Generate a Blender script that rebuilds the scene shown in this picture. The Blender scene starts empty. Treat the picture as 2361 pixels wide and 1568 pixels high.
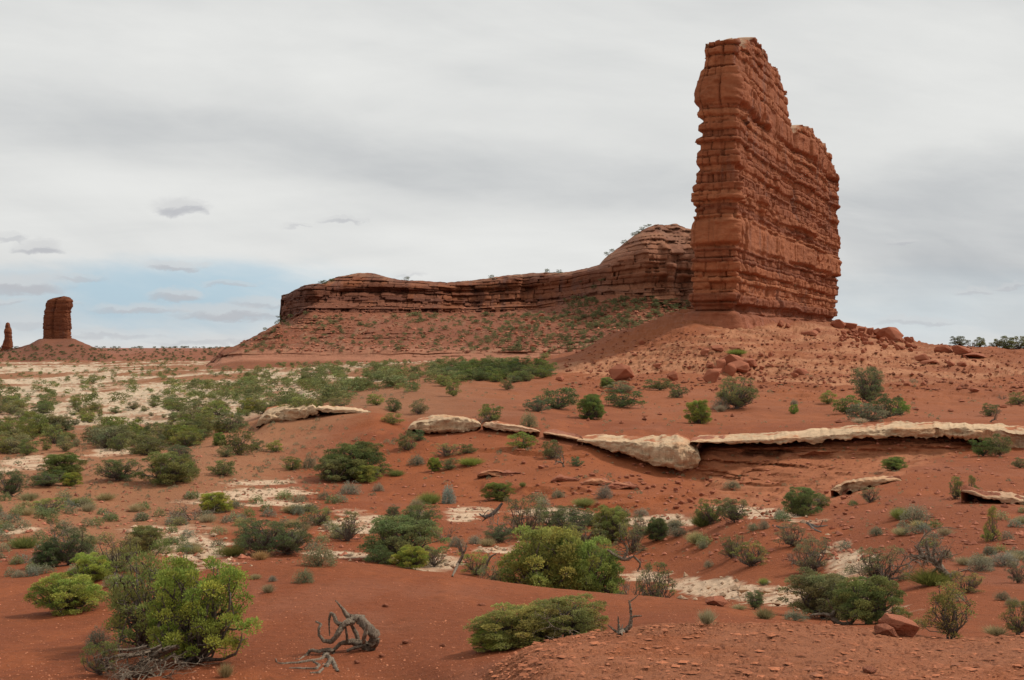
import bpy, math, random
import numpy as np
from mathutils import Vector, Matrix, Quaternion
R = math.radians
C = bpy.context.scene.collection
# photograph layout units: 2361 x 1568, focal length FP in the same units, horizon row HZ, eye at the origin
FP, HZ, CX = 2532.0, 800.0, 1180.5
# ------------------------------------------------------------------ camera
cam = bpy.data.cameras.new('camera'); co = bpy.data.objects.new('camera', cam); C.objects.link(co)
cam.lens = 36*FP/2361; cam.sensor_width = 36; cam.clip_start = 0.1; cam.clip_end = 30000
cam.shift_y = (HZ-784)/2361
co.rotation_euler = (R(90), 0, 0); bpy.context.scene.camera = co
# ------------------------------------------------------------------ sky
SUN_EL, SUN_AZ = 48.0, 68.0           # azimuth clockwise from +Y (view direction), to the right
w = bpy.data.worlds.new('World'); bpy.context.scene.world = w; w.use_nodes = True
nt = w.node_tree; nt.nodes.clear(); NN = nt.nodes; LL = nt.links
def setin(nt_, sock, v):
    if isinstance(v, bpy.types.NodeSocket): nt_.links.new(v, sock)
    else: sock.default_value = v
def mt(nt_, op, a, b=None, c=None, clamp=False):
    n = nt_.nodes.new('ShaderNodeMath'); n.operation = op; n.use_clamp = clamp
    setin(nt_, n.inputs[0], a)
    if b is not None: setin(nt_, n.inputs[1], b)
    if c is not None: setin(nt_, n.inputs[2], c)
    return n.outputs[0]
def mixc(nt_, f, a, b, mode='MIX'):
    n = nt_.nodes.new('ShaderNodeMix'); n.data_type = 'RGBA'; n.blend_type = mode
    setin(nt_, n.inputs[0], f)
    for s, v in ((n.inputs[6], a), (n.inputs[7], b)):
        if isinstance(v, tuple) and len(v) == 3: v = v+(1,)
        setin(nt_, s, v)
    return n.outputs[2]
def noise(nt_, vec, scale, detail=4, rough=.5, dist=0, off=None):
    n = nt_.nodes.new('ShaderNodeTexNoise'); n.inputs['Scale'].default_value = scale
    n.inputs['Detail'].default_value = detail; n.inputs['Roughness'].default_value = rough
    n.inputs['Distortion'].default_value = dist
    nt_.links.new(vec, n.inputs['Vector']); return n.outputs[0]
def comb(nt_, x, y, z=0.0):
    n = nt_.nodes.new('ShaderNodeCombineXYZ')
    for i, v in enumerate((x, y, z)): setin(nt_, n.inputs[i], v)
    return n.outputs[0]
def smooth(nt_, v, a, b, lo=0.0, hi=1.0):
    n = nt_.nodes.new('ShaderNodeMapRange'); n.interpolation_type = 'SMOOTHSTEP'
    setin(nt_, n.inputs[0], v); n.inputs[1].default_value = a; n.inputs[2].default_value = b
    n.inputs[3].default_value = lo; n.inputs[4].default_value = hi
    return n.outputs[0]
sky = NN.new('ShaderNodeTexSky'); sky.sky_type = 'NISHITA'; sky.sun_disc = False
sky.sun_elevation = R(SUN_EL); sky.sun_rotation = R(SUN_AZ); sky.air_density = 1.0; sky.dust_density = 2.0
tc = NN.new('ShaderNodeTexCoord'); sp = NN.new('ShaderNodeSeparateXYZ'); LL.new(tc.outputs['Generated'], sp.inputs[0])
dx, dy, dz = sp.outputs
ay = mt(nt, 'MAXIMUM', mt(nt, 'ABSOLUTE', dy), 0.08)
U = mt(nt, 'DIVIDE', dx, ay); V = mt(nt, 'DIVIDE', dz, ay)
zz = mt(nt, 'ADD', mt(nt, 'MAXIMUM', dz, 0.0), 0.22)
Pc = comb(nt, mt(nt, 'DIVIDE', dx, zz), mt(nt, 'MULTIPLY', mt(nt, 'DIVIDE', dy, zz), 2.2))
UV = comb(nt, mt(nt, 'MULTIPLY', U, 1.0), mt(nt, 'MULTIPLY', mt(nt, 'ADD', V, mt(nt, 'MULTIPLY', U, 0.16)), 3.2))
n1 = noise(nt, Pc, 0.9, 6, .55, .4); n2 = noise(nt, UV, 3.0, 6, .55, .5); n3 = noise(nt, UV, 11.0, 6, .6, .3); n4 = noise(nt, comb(nt, U, mt(nt, 'MULTIPLY', V, 2.0)), 22.0, 6, .6, .4); n5 = noise(nt, comb(nt, mt(nt, 'ADD', U, 7.3), mt(nt, 'MULTIPLY', V, 2.0)), 30.0, 6, .62, .3)
Uw = mt(nt, 'MULTIPLY_ADD', mt(nt, 'SUBTRACT', n4, .5), .055, U); Vw = mt(nt, 'MULTIPLY_ADD', mt(nt, 'SUBTRACT', n5, .5), .020, V)
def ell(px, py, rx, ry, warp=0.35, tilt=0.0, nz=None):
    u0, v0 = (px-CX)/FP, (HZ-py)/FP
    a = mt(nt, 'SUBTRACT', Uw if nz else U, u0); b = mt(nt, 'SUBTRACT', Vw if nz else V, v0)
    if tilt: b = mt(nt, 'MULTIPLY_ADD', a, tilt, b)
    a = mt(nt, 'MULTIPLY', a, FP/rx); b = mt(nt, 'MULTIPLY', b, FP/ry)
    d = mt(nt, 'ADD', mt(nt, 'MULTIPLY', a, a), mt(nt, 'MULTIPLY', b, b))
    d = mt(nt, 'ADD', d, mt(nt, 'MULTIPLY', mt(nt, 'SUBTRACT', nz or n3, 0.5), warp*(10 if nz else 6)))
    return smooth(nt, d, 0.0, 1.5, 1.0, 0.0)
bright = mt(nt, 'ADD', mt(nt, 'MULTIPLY', mt(nt, 'SUBTRACT', n1, .5), 0.22), mt(nt, 'MULTIPLY', mt(nt, 'SUBTRACT', n2, .5), 0.22))
bright = mt(nt, 'ADD', bright, mt(nt, 'MULTIPLY', mt(nt, 'SUBTRACT', n3, .5), 0.06))
for (px, py, rx, ry, wv, til, s) in ((300, 300, 900, 95, .12, .14, -.035), (1250, 400, 700, 80, .12, .13, -.045), (2300, 520, 520, 190, .15, -.1, -.10),
                                      (600, 120, 900, 90, .1, .1, .04), (1950, 200, 500, 200, .1, 0, .04), (1300, 600, 700, 110, .1, 0, .05), (700, 480, 600, 70, .1, .1, .05)):
    bright = mt(nt, 'MULTIPLY_ADD', ell(px, py, rx, ry, wv, til), s, bright)
val = mt(nt, 'ADD', bright, 1.03)
cl = mixc(nt, smooth(nt, val, .72, 1.12), (5.1, 5.4, 5.75), (7.2, 7.25, 7.1))
vv = NN.new('ShaderNodeVectorMath'); vv.operation = 'SCALE'; LL.new(cl, vv.inputs[0]); LL.new(val, vv.inputs['Scale'])
cloud = vv.outputs[0]
blue = mixc(nt, 0.72, sky.outputs[0], (4.3, 6.6, 8.3))
bm = ell(330, 690, 560, 95, .22, -.02)
bm = mt(nt, 'MAXIMUM', bm, mt(nt, 'MULTIPLY', ell(2150, 700, 420, 90, .3), .35))
bm = mt(nt, 'MULTIPLY', bm, smooth(nt, n2, .30, .58, .45, 1.0))
colr = mixc(nt, mt(nt, 'MULTIPLY', bm, 0.80), cloud, blue)
# small flat-based clouds low over the horizon
for (px, py, rx, ry, s) in ((405, 480, 58, 20, .9), (90, 571, 70, 16, .9), (400, 612, 75, 13, .8), (50, 657, 125, 24, .9), (410, 683, 70, 15, .8), (600, 697, 85, 12, .7),
                            (330, 712, 130, 12, .7), (540, 722, 150, 18, .85), (790, 508, 60, 9, .6), (2085, 557, 40, 8, .6), (2240, 673, 50, 8, .5), (2110, 740, 110, 10, .5), (2320, 662, 40, 7, .5),
                            (940, 634, 50, 8, .35), (250, 770, 140, 14, .5), (180, 640, 60, 10, .5), (520, 655, 70, 8, .5), (690, 520, 40, 7, .4), (10, 548, 40, 12, .5), (20, 695, 50, 8, .5), (150, 700, 50, 7, .4), (480, 785, 160, 12, .5), (60, 745, 130, 16, .4)):
    top = ell(px, py-ry*.25, rx, ry, .16, nz=n4); low = ell(px, py+ry*.40, rx*.9, ry*.55, .10, nz=n4)
    colr = mixc(nt, mt(nt, 'MULTIPLY', top, s*.75), colr, (6.3, 6.35, 6.4))
    colr = mixc(nt, mt(nt, 'MULTIPLY', low, s*.75), colr, (4.5, 4.6, 4.95))
bg = NN.new('ShaderNodeBackground'); bg.inputs[1].default_value = 0.1; LL.new(colr, bg.inputs[0])
wo = NN.new('ShaderNodeOutputWorld'); LL.new(bg.outputs[0], wo.inputs[0])
# ------------------------------------------------------------------ sun (soft, through thin cloud)
sl = bpy.data.lights.new('sun', 'SUN'); so = bpy.data.objects.new('sun', sl); C.objects.link(so)
sl.energy = 3.0; sl.angle = R(7); sl.color = (1.0, .94, .84)
sd = Vector((math.sin(R(SUN_AZ))*math.cos(R(SUN_EL)), math.cos(R(SUN_AZ))*math.cos(R(SUN_EL)), math.sin(R(SUN_EL))))
so.rotation_euler = sd.to_track_quat('Z', 'Y').to_euler(); so.location = (60, 0, 60)
vs = bpy.context.scene.view_settings
vs.view_transform = 'Standard'; vs.look = 'None'; vs.gamma = 1; vs.exposure = 0.0; vs.use_curve_mapping = False

# ------------------------------------------------------------------ numpy noise
def _h(ix, iy, iz, seed):
    with np.errstate(over='ignore'):
        h = (ix.astype(np.int64)*374761393 + iy.astype(np.int64)*668265263 + iz.astype(np.int64)*2147483647 + seed*974711) & 0xffffffff
        h = ((h ^ (h >> 13))*1274126177) & 0xffffffff
        h = ((h ^ (h >> 16))*2246822519) & 0xffffffff
        h = h ^ (h >> 15)
    return (h & 0xffff).astype(np.float32)/32767.5-1.0
def n2d(x, y, seed=0):
    x, y = np.broadcast_arrays(np.asarray(x, np.float64), np.asarray(y, np.float64))
    ix = np.floor(x); iy = np.floor(y); fx = (x-ix).astype(np.float32); fy = (y-iy).astype(np.float32)
    fx = fx*fx*(3-2*fx); fy = fy*fy*(3-2*fy); z = np.zeros_like(ix)
    a = _h(ix, iy, z, seed); b = _h(ix+1, iy, z, seed); c = _h(ix, iy+1, z, seed); d = _h(ix+1, iy+1, z, seed)
    return (a+(b-a)*fx)+((c+(d-c)*fx)-(a+(b-a)*fx))*fy
def fbm2(x, y, seed=0, o=4, g=.5):
    x = np.asarray(x, float); y = np.asarray(y, float)
    s = 0; a = 1; t = 0
    for i in range(o):
        s = s+a*n2d(x*(2.03**i)+i*17.3, y*(2.03**i)-i*9.1, seed+i); t += a; a *= g
    return s/t
def n3d(x, y, z, seed=0):
    x, y, z = np.broadcast_arrays(np.asarray(x, float), np.asarray(y, float), np.asarray(z, float))
    ix = np.floor(x); iy = np.floor(y); iz = np.floor(z); f = [(x-ix), (y-iy), (z-iz)]; f = [(q*q*(3-2*q)).astype(np.float32) for q in f]
    r = 0
    for dx_ in (0, 1):
        for dy_ in (0, 1):
            for dz_ in (0, 1):
                r = r+_h(ix+dx_, iy+dy_, iz+dz_, seed)*(f[0] if dx_ else 1-f[0])*(f[1] if dy_ else 1-f[1])*(f[2] if dz_ else 1-f[2])
    return r
def fbm3(x, y, z, seed=0, o=4, g=.5):
    s = 0; a = 1; t = 0
    for i in range(o):
        k = 2.03**i; s = s+a*n3d(x*k+i*7.7, y*k-i*3.1, z*k+i*5.9, seed+i); t += a; a *= g
    return s/t
def ss(v, a, b): t = np.clip((v-a)/(b-a), 0, 1); return t*t*(3-2*t)

# ------------------------------------------------------------------ mesh helpers
def tag(o, label=None, cat=None, group=None, kind=None):
    if label: o['label'] = label
    if cat: o['category'] = cat
    if group: o['group'] = group
    if kind: o['kind'] = kind
    return o
def mesh_np(name, V_, Q, mat, col=None, smooth_=True, parent=None, link=True):
    me = bpy.data.meshes.new(name); V_ = np.ascontiguousarray(V_, np.float32); Q = np.ascontiguousarray(Q, np.int32); k = Q.shape[1]
    me.vertices.add(len(V_)); me.vertices.foreach_set('co', V_.ravel())
    me.loops.add(Q.size); me.loops.foreach_set('vertex_index', Q.ravel())
    me.polygons.add(len(Q)); me.polygons.foreach_set('loop_start', np.arange(0, Q.size, k, dtype=np.int32))
    me.polygons.foreach_set('loop_total', np.full(len(Q), k, np.int32))
    me.update(calc_edges=True); me.polygons.foreach_set('use_smooth', np.full(len(Q), smooth_, bool))
    if col is not None:
        ca = me.color_attributes.new('Col', 'FLOAT_COLOR', 'POINT'); c4 = np.ones((len(V_), 4), np.float32); c4[:, :3] = col; ca.data.foreach_set('color', c4.ravel())
    me.materials.append(mat); o = bpy.data.objects.new(name, me)
    if link: C.objects.link(o)
    if parent: o.parent = parent
    return o
def gridq(nr, nc, wrap=False):
    i = np.arange(nr-1)[:, None]; j = np.arange(nc if wrap else nc-1)[None, :]; j2 = (j+1) % nc
    return np.stack([i*nc+j, i*nc+j2, (i+1)*nc+j2, (i+1)*nc+j], -1).reshape(-1, 4)
def empty(name, loc=(0, 0, 0)):
    o = bpy.data.objects.new(name, None); C.objects.link(o); o.location = loc; o.empty_display_size = .3; return o

# ------------------------------------------------------------------ materials
def new_mat(name):
    m = bpy.data.materials.new(name); m.use_nodes = True; n = m.node_tree; n.nodes.clear()
    out = n.nodes.new('ShaderNodeOutputMaterial'); b = n.nodes.new('ShaderNodeBsdfPrincipled'); n.links.new(b.outputs[0], out.inputs[0])
    b.inputs['Roughness'].default_value = .9; b.inputs['Specular IOR Level'].default_value = .15
    return m, n, b, out
def attr(n, name):
    a = n.nodes.new('ShaderNodeAttribute'); a.attribute_name = name; return a.outputs['Color']
def objc(n):
    t = n.nodes.new('ShaderNodeTexCoord'); return t.outputs['Object']
def bump(n, b, h, dist, strength=1.0, prev=None):
    k = n.nodes.new('ShaderNodeBump'); k.inputs['Distance'].default_value = dist; k.inputs['Strength'].default_value = strength
    n.links.new(h, k.inputs['Height'])
    if prev is not None: n.links.new(prev, k.inputs['Normal'])
    n.links.new(k.outputs[0], b.inputs['Normal']); return k.outputs[0]
def scalev(n, vec, s):
    k = n.nodes.new('ShaderNodeMapping'); n.links.new(vec, k.inputs[0]); k.inputs['Scale'].default_value = s; return k.outputs[0]
def ground_mat():
    m, n, b, out = new_mat('ground_surface'); v = objc(n); c = attr(n, 'Col')
    a1 = noise(n, v, 38, 4, .65); a2 = noise(n, v, 5, 5, .6); a3 = noise(n, v, .35, 5, .6); a4 = noise(n, v, 120, 2, .6)
    f = mt(n, 'ADD', mt(n, 'MULTIPLY', a1, .75), mt(n, 'ADD', mt(n, 'MULTIPLY', a2, .45), mt(n, 'MULTIPLY', a3, .30)))
    f = mt(n, 'ADD', f, .26)
    c2 = mixc(n, 1.0, c, comb(n, f, f, f), 'MULTIPLY')
    peb = smooth(n, a4, .66, .74)                       # pale grit scattered in the soil
    c3 = mixc(n, mt(n, 'MULTIPLY', peb, .45), c2, (.42, .24, .17))
    n.links.new(c3, b.inputs['Base Color'])
    p = bump(n, b, a1, .03, .9); bump(n, b, a2, .10, .7, p)
    return m
def rock_mat(name, sc=1.0, layers=True, dark=.55, b1=.25, tint=(.30, .16, .11)):
    m, n, b, out = new_mat(name); v = objc(n); c = attr(n, 'Col')
    vf = scalev(n, v, (.25*sc, .25*sc, 1.7*sc))
    a1 = noise(n, vf, 1.0, 7, .62, .2); a2 = noise(n, v, 1.1*sc, 6, .65); vs_ = scalev(n, v, (1.0*sc, 1.0*sc, .08*sc)); a3 = noise(n, vs_, .5, 5, .6, .5)
    f = mt(n, 'ADD', mt(n, 'MULTIPLY', a1, .55), mt(n, 'MULTIPLY', a2, .55)); f = mt(n, 'ADD', f, .45)
    c2 = mixc(n, 1.0, c, comb(n, f, f, f), 'MULTIPLY')
    st = smooth(n, a3, .56, .72)
    c3 = mixc(n, mt(n, 'MULTIPLY', st, dark), c2, mixc(n, 1.0, c2, (.42, .40, .42), 'MULTIPLY'))
    c3 = mixc(n, mt(n, 'MULTIPLY', smooth(n, a2, .58, .7), .3), c3, tint)
    n.links.new(c3, b.inputs['Base Color'])
    p = bump(n, b, a1, b1*1.2/sc, .8); bump(n, b, a2, b1/sc, .8, p)
    return m
def leaf_mat(name, transl=.38):
    m, n, b, out = new_mat(name); c = attr(n, 'Col'); oi = n.nodes.new('ShaderNodeObjectInfo')
    c2 = mixc(n, 1.0, c, oi.outputs['Color'], 'MULTIPLY')
    n.links.new(c2, b.inputs['Base Color']); b.inputs['Roughness'].default_value = .75
    t = n.nodes.new('ShaderNodeBsdfTranslucent'); n.links.new(c2, t.inputs[0])
    mx = n.nodes.new('ShaderNodeMixShader'); mx.inputs[0].default_value = transl
    n.links.new(b.outputs[0], mx.inputs[1]); n.links.new(t.outputs[0], mx.inputs[2]); n.links.new(mx.outputs[0], out.inputs[0])
    return m
def wood_mat(name, c1, c2_):
    m, n, b, out = new_mat(name); v = objc(n); a = noise(n, v, 9, 5, .7); a2 = noise(n, scalev(n, v, (60, 60, 9)), 1.2, 4, .7)
    n.links.new(mixc(n, smooth(n, mt(n, 'MULTIPLY_ADD', a2, .6, mt(n, 'MULTIPLY', a, .4)), .36, .62), c1, c2_), b.inputs['Base Color'])
    bump(n, b, a2, .02, .8); return m
M_ground = ground_mat()
M_rock = rock_mat('red_sandstone', 1.0, dark=.5, b1=.22)
M_mesa = rock_mat('far_red_sandstone', .3, dark=.35, b1=.25)
M_pale = rock_mat('pale_sandstone', 3.0, dark=.35, b1=.5, tint=(.38, .25, .17))
M_bould = rock_mat('boulder_stone', 1.6, dark=.3, b1=.2)
M_leaf = leaf_mat('foliage')
M_bark = wood_mat('bark', (.06, .045, .035), (.19, .15, .125))
M_dead = wood_mat('weathered_wood', (.060, .038, .026), (.29, .225, .165))

# ------------------------------------------------------------------ profile surfaces
def pchip(t, Yk):
    """Yk: K x n values on integer knots, t: m sample positions -> m x n (monotone cubic)"""
    K = Yk.shape[0]; d = np.diff(Yk, axis=0); m = np.zeros_like(Yk)
    s = d[:-1]*d[1:] > 0
    m[1:-1] = np.where(s, 2*d[:-1]*d[1:]/np.where(s, d[:-1]+d[1:], 1), 0)
    m[0] = d[0]; m[-1] = d[-1]
    k = np.clip(np.floor(t).astype(int), 0, K-2); f = (t-k)[:, None]
    return Yk[k]*(2*f**3-3*f**2+1)+m[k]*(f**3-2*f**2+f)+Yk[k+1]*(-2*f**3+3*f**2)+m[k+1]*(f**3-f**2)
def smooth_interp(x, pts):
    """pts sorted by px; cubic (monotone) interpolation across the picture"""
    xs = np.array([p[0] for p in pts], float); ys = np.array([p[1] for p in pts], float)
    h = np.diff(xs); d = np.diff(ys)/h; m = np.zeros_like(ys)
    for i in range(1, len(xs)-1):
        m[i] = 0 if d[i-1]*d[i] <= 0 else 2*d[i-1]*d[i]/(d[i-1]+d[i])
    x = np.clip(x, xs[0], xs[-1]); k = np.clip(np.searchsorted(xs, x)-1, 0, len(xs)-2); f = (x-xs[k])/h[k]
    return ys[k]*(2*f**3-3*f**2+1)+m[k]*h[k]*(f**3-2*f**2+f)+ys[k+1]*(-2*f**3+3*f**2)+m[k+1]*h[k]*(f**3-f**2)
class Surf:
    def __init__(s, px, X, Y, Z): s.px = px; s.X = X; s.Y = Y; s.Z = Z; s.P = HZ-Z*FP/Y; s.run = np.minimum.accumulate(s.P, axis=0)
    def at(s, px, py):
        j = int(np.clip(np.searchsorted(s.px, px), 1, len(s.px)-1))
        if abs(s.px[j-1]-px) < abs(s.px[j]-px): j -= 1
        r = s.run[:, j]; i = int(np.searchsorted(-r, -py)); i = min(max(i, 1), len(r)-1)
        Y = s.Y[i, j]; return Vector(((px-CX)/FP*Y, Y, s.Z[i, j]))
    def near(s, px, Y):
        j = int(np.clip(np.searchsorted(s.px, px), 0, len(s.px)-1)); i = int(np.clip(np.searchsorted(s.Y[:, j], Y), 0, len(s.Y)-1))
        return Vector(((px-CX)/FP*Y, Y, s.Z[i, j]))
inpx = np.arange(-60, 2424, 3.0)
g = [12*1.09**i for i in range(44)]; gl = -60-np.cumsum(g)[::-1]; gr = inpx[-1]+np.cumsum(g)
PX = np.concatenate([gl[gl > -5000], inpx, gr[gr < 7400]])
# feature lines of the land, near to far: (px, distance, row)
LN = [
 ([(0, 2.5), (2361, 2.5)], [(0, 2850), (2361, 2750)], 0),
 ([(0, 6), (2361, 5)], [(0, 2180), (1000, 2050), (2361, 1900)], 30),
 ([(0, 13), (900, 12.5), (1100, 10.5), (1300, 8.5), (2361, 8)], [(0, 1600), (950, 1610), (1080, 1598), (1300, 1570), (1500, 1580), (2361, 1590)], 90),
 ([(0, 15), (900, 14.2), (1080, 12), (1180, 11.2), (1400, 12), (2361, 13)], [(0, 1535), (950, 1552), (1090, 1556), (1150, 1530), (1230, 1490), (1300, 1473), (1400, 1459), (1560, 1443), (1800, 1440), (1913, 1443), (2060, 1460), (2200, 1474), (2361, 1468)], 75),
 ([(0, 17), (900, 15.5), (1180, 12.6), (1400, 13.2), (2361, 14.2)], [(0, 1490), (950, 1510), (1100, 1530), (1180, 1520), (1230, 1500), (1400, 1472), (1560, 1450), (1800, 1448), (1913, 1450), (2060, 1458), (2200, 1466), (2361, 1460)], 30),
 ([(0, 21), (1400, 20), (2000, 18), (2361, 18)], [(0, 1420), (400, 1395), (800, 1388), (1200, 1410), (1400, 1415), (1560, 1412), (1800, 1432), (1913, 1443), (2060, 1440), (2200, 1430), (2361, 1425)], 60),
 ([(0, 28), (1400, 26), (1850, 22), (2361, 21)], [(0, 1345), (200, 1325), (330, 1306), (400, 1299), (600, 1288), (800, 1296), (1000, 1316), (1200, 1345), (1400, 1366), (1550, 1378), (1700, 1398), (1850, 1420), (2000, 1425), (2200, 1390), (2361, 1385)], 60),
 ([(0, 33), (1400, 33), (1900, 25), (2361, 25)], [(0, 1310), (200, 1300), (300, 1320), (420, 1375), (700, 1390), (1000, 1395), (1300, 1400), (1550, 1400), (1700, 1395), (1850, 1395), (2000, 1385), (2200, 1350), (2361, 1345)], 30),
 ([(0, 44), (1400, 44), (1850, 33), (2361, 32)], [(0, 1240), (300, 1270), (500, 1275), (800, 1290), (1000, 1295), (1200, 1300), (1400, 1325), (1550, 1335), (1700, 1335), (1850, 1345), (2000, 1310), (2200, 1270), (2361, 1265)], 60),
 ([(0, 60), (1400, 58), (1850, 47), (2361, 46)], [(0, 1155), (300, 1185), (500, 1180), (800, 1195), (1200, 1205), (1400, 1205), (1600, 1198), (1750, 1190), (1850, 1192), (1950, 1180), (2200, 1150), (2361, 1150)], 80),
 ([(0, 76), (600, 76), (1400, 68), (1700, 66), (2000, 62), (2361, 60)], [(0, 1090), (400, 1090), (700, 1115), (1000, 1130), (1400, 1130), (1600, 1140), (1750, 1152), (1900, 1135), (2100, 1092), (2361, 1085)], 70),
 ([(0, 100), (600, 98), (1000, 90), (1400, 80), (1700, 76), (2361, 74)], [(0, 1030), (300, 1030), (590, 1005), (850, 995), (960, 1015), (1240, 1030), (1340, 1050), (1450, 1075), (1600, 1100), (1700, 1085), (1800, 1072), (2000, 1062), (2200, 1048), (2361, 1046)], 60),
 ([(0, 108), (600, 106), (1000, 95), (1400, 84), (1700, 79), (2361, 77)], [(0, 1012), (300, 1012), (585, 985), (620, 965), (850, 958), (950, 990), (1200, 1005), (1340, 1015), (1450, 1040), (1600, 1045), (1640, 1032), (1800, 1028), (2000, 1018), (2150, 1014), (2250, 1022), (2361, 1030)], 40),
 ([(0, 120), (600, 117), (1000, 103), (1400, 92), (1700, 87), (2361, 84)], [(0, 985), (300, 985), (580, 955), (700, 938), (850, 938), (950, 962), (1200, 975), (1340, 1000), (1500, 1008), (1600, 1010), (1800, 1002), (2000, 988), (2200, 985), (2361, 990)], 40),
 ([(0, 160), (1000, 140), (2361, 130)], [(0, 952), (300, 948), (500, 940), (700, 915), (900, 910), (1100, 925), (1400, 940), (1800, 940), (2100, 938), (2361, 940)], 70),
 ([(0, 220), (1000, 200), (2361, 190)], [(0, 918), (500, 910), (800, 885), (1000, 878), (1200, 878), (1400, 880), (1600, 876), (1800, 878), (2100, 872), (2361, 882)], 60),
 ([(0, 320), (1000, 270), (1500, 240), (1700, 245), (2361, 260)], [(0, 893), (500, 885), (800, 865), (1000, 856), (1200, 850), (1400, 826), (1500, 803), (1580, 778), (1700, 770), (1800, 782), (1950, 800), (2100, 820), (2250, 832), (2361, 838)], 60),
 ([(0, 450), (1000, 380), (1500, 300), (1700, 300), (1920, 395), (2100, 380), (2361, 340)], [(0, 868), (500, 862), (800, 850), (1000, 845), (1200, 838), (1324, 816), (1411, 772), (1480, 750), (1552, 722), (1600, 712), (1700, 735), (1800, 733), (1920, 738), (1960, 748), (2000, 758), (2060, 775), (2100, 789), (2200, 799), (2361, 805)], 60),
 ([(0, 600), (1000, 560), (1500, 420), (2361, 500)], [(0, 851), (500, 846), (800, 838), (1100, 830), (1400, 825), (1600, 815), (2361, 825)], 50),
 ([(0, 1000), (2361, 1000)], [(0, 834), (400, 832), (700, 828), (2361, 835)], 60),
 ([(0, 1200), (2361, 1200)], [(-600, 826), (-100, 824), (0, 814), (60, 799), (98, 783), (165, 783), (200, 796), (250, 811), (285, 820), (340, 814), (400, 812), (480, 805), (545, 801), (620, 806), (700, 812), (2361, 830)], 40),
 ([(0, 1500), (2361, 1500)], [(0, 828), (2361, 828)], 12),
 ([(0, 4000), (2361, 4000)], [(0, 809), (2361, 809)], 10),
 ([(0, 16000), (2361, 16000)], [(0, 802.5), (2361, 802.5)], 6),
]
LY = np.stack([np.log(smooth_interp(PX, l[0])) for l in LN]); LP = np.stack([smooth_interp(PX, l[1]) for l in LN])
T = [0.0]
for k in range(1, len(LN)):
    n_ = int(LN[k][2]*1.15); T += list(k-1+np.arange(1, n_+1)/n_)
T = np.array(T)
GY = np.exp(pchip(T, LY)); GP = pchip(T, LP); GX = (PX[None]-CX)/FP*GY; GZ = -(GP-HZ)/FP*GY
TT = np.repeat(T[:, None], len(PX), 1); PXX = np.repeat(PX[None], len(T), 0)
# relief
def emask(cx, cy, rx, ry, rot=0.0, seed=1, rough=.45):
    x = PXX-cx; y = GP-cy; c_, s_ = math.cos(R(rot)), math.sin(R(rot)); a = (x*c_+y*s_)/rx; b = (-x*s_+y*c_)/ry
    return 1-ss(np.sqrt(a*a+b*b)+rough*NPX, .75, 1.12)
NPX = fbm2(GX/GY*22+np.log(GY)*3, np.log(GY)*26, 5, 5, .6)
Nb = fbm2(GX/14, GY/14, 11, 4); Nm = fbm2(GX/2.2, GY/2.2, 21, 4, .55); Nf = fbm2(GX/.28, GY/.28, 31, 3, .55)
slab = ss(TT, 1.0, 1.9)*(1-ss(TT, 3.0, 3.4))*ss(PXX+ (GP-1500)*1.1, 1165, 1210)
cliff = ss(TT, 10.2, 10.8)*(1-ss(TT, 12.1, 12.6))*ss(PXX, 1560, 1680)*(1-ss(PXX+(GP-1050)*2.4, 2170, 2260))
wash = np.zeros_like(GP)
for e in ((1500, 1196, 150, 16, 0), (1750, 1182, 120, 14, 8), (1070, 1186, 55, 20, 0), (820, 1205, 75, 26, 0), (1280, 1180, 80, 14, 0), (430, 1262, 110, 40, 12), (400, 1232, 60, 12, 0), (1000, 1300, 60, 16, 0),
          (560, 1148, 110, 13, -4), (650, 1140, 60, 12, 0), (780, 1283, 60, 9, 0), (40, 1070, 120, 16, -6), (250, 1042, 60, 10, -4), (30, 1222, 60, 8, 0), (610, 1118, 80, 8, 0), (640, 1165, 90, 11, 0),
          (1700, 1362, 300, 22, 6), (1640, 1345, 150, 12, 4), (1960, 1300, 55, 40, 20), (1150, 1270, 60, 9, 0)):
    wash = np.maximum(wash, emask(*e, rough=.95))
flat_reg = ss(TT, 12.2, 13.6)*(1-ss(TT, 18.85, 19.0))*(1-ss(PXX+(GP-880)*1.5-ss(900-GP, 0, 70)*330, 640, 800))
Nfl = fbm2(GX/26, GY/75, 77, 5, .6)
flatpale = flat_reg*ss(Nfl, -.10, .04)*(1-.85*ss(fbm2(GX/7, GY/9, 78, 4, .65), .05, .16))
for e in ((150, 965, 70, 22, -12), (230, 930, 130, 18, -8), (340, 905, 130, 12, -6), (90, 905, 120, 14, 0), (110, 878, 130, 10, 0), (430, 890, 60, 8, 0), (700, 905, 60, 8, 0), (900, 877, 40, 5, 0), (100, 852, 200, 7, 0), (640, 945, 50, 10, 0), (380, 940, 110, 12, -8), (770, 875, 110, 5, 0), (480, 925, 90, 8, 0)):
    flatpale = np.maximum(flatpale, emask(*e, rough=.6))
pink = np.zeros_like(GP)
for e in ((1850, 845, 420, 34, 2), (1640, 800, 170, 30, -8), (2050, 812, 330, 30, 8), (1900, 872, 200, 14, 0), (2200, 858, 180, 14, 0), (1480, 838, 130, 26, -10), (1780, 760, 160, 14, 0), (1350, 845, 130, 14, 0)):
    pink = np.maximum(pink, emask(*e, rough=.5))
GZ0 = GZ.copy()
GYc = np.minimum(GY, 260); GZ += (Nb*.0045+Nm*.0010)*GYc*ss(TT, 1, 3)*(1-.5*slab)
GZ += Nf*.012*ss(TT, 0, 2)
GZ += ss(TT, 18.6, 19.2)*(1-ss(TT, 20.5, 21))*(fbm2(GX/26, GY/60, 93, 4, .6)*2.6)
# hummocks and gullies farther out
GZ += ss(TT, 12.5, 14)*(1-ss(TT, 19, 20))*fbm2(GX/30, GY/45, 91, 4, .55)*1.0
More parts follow.
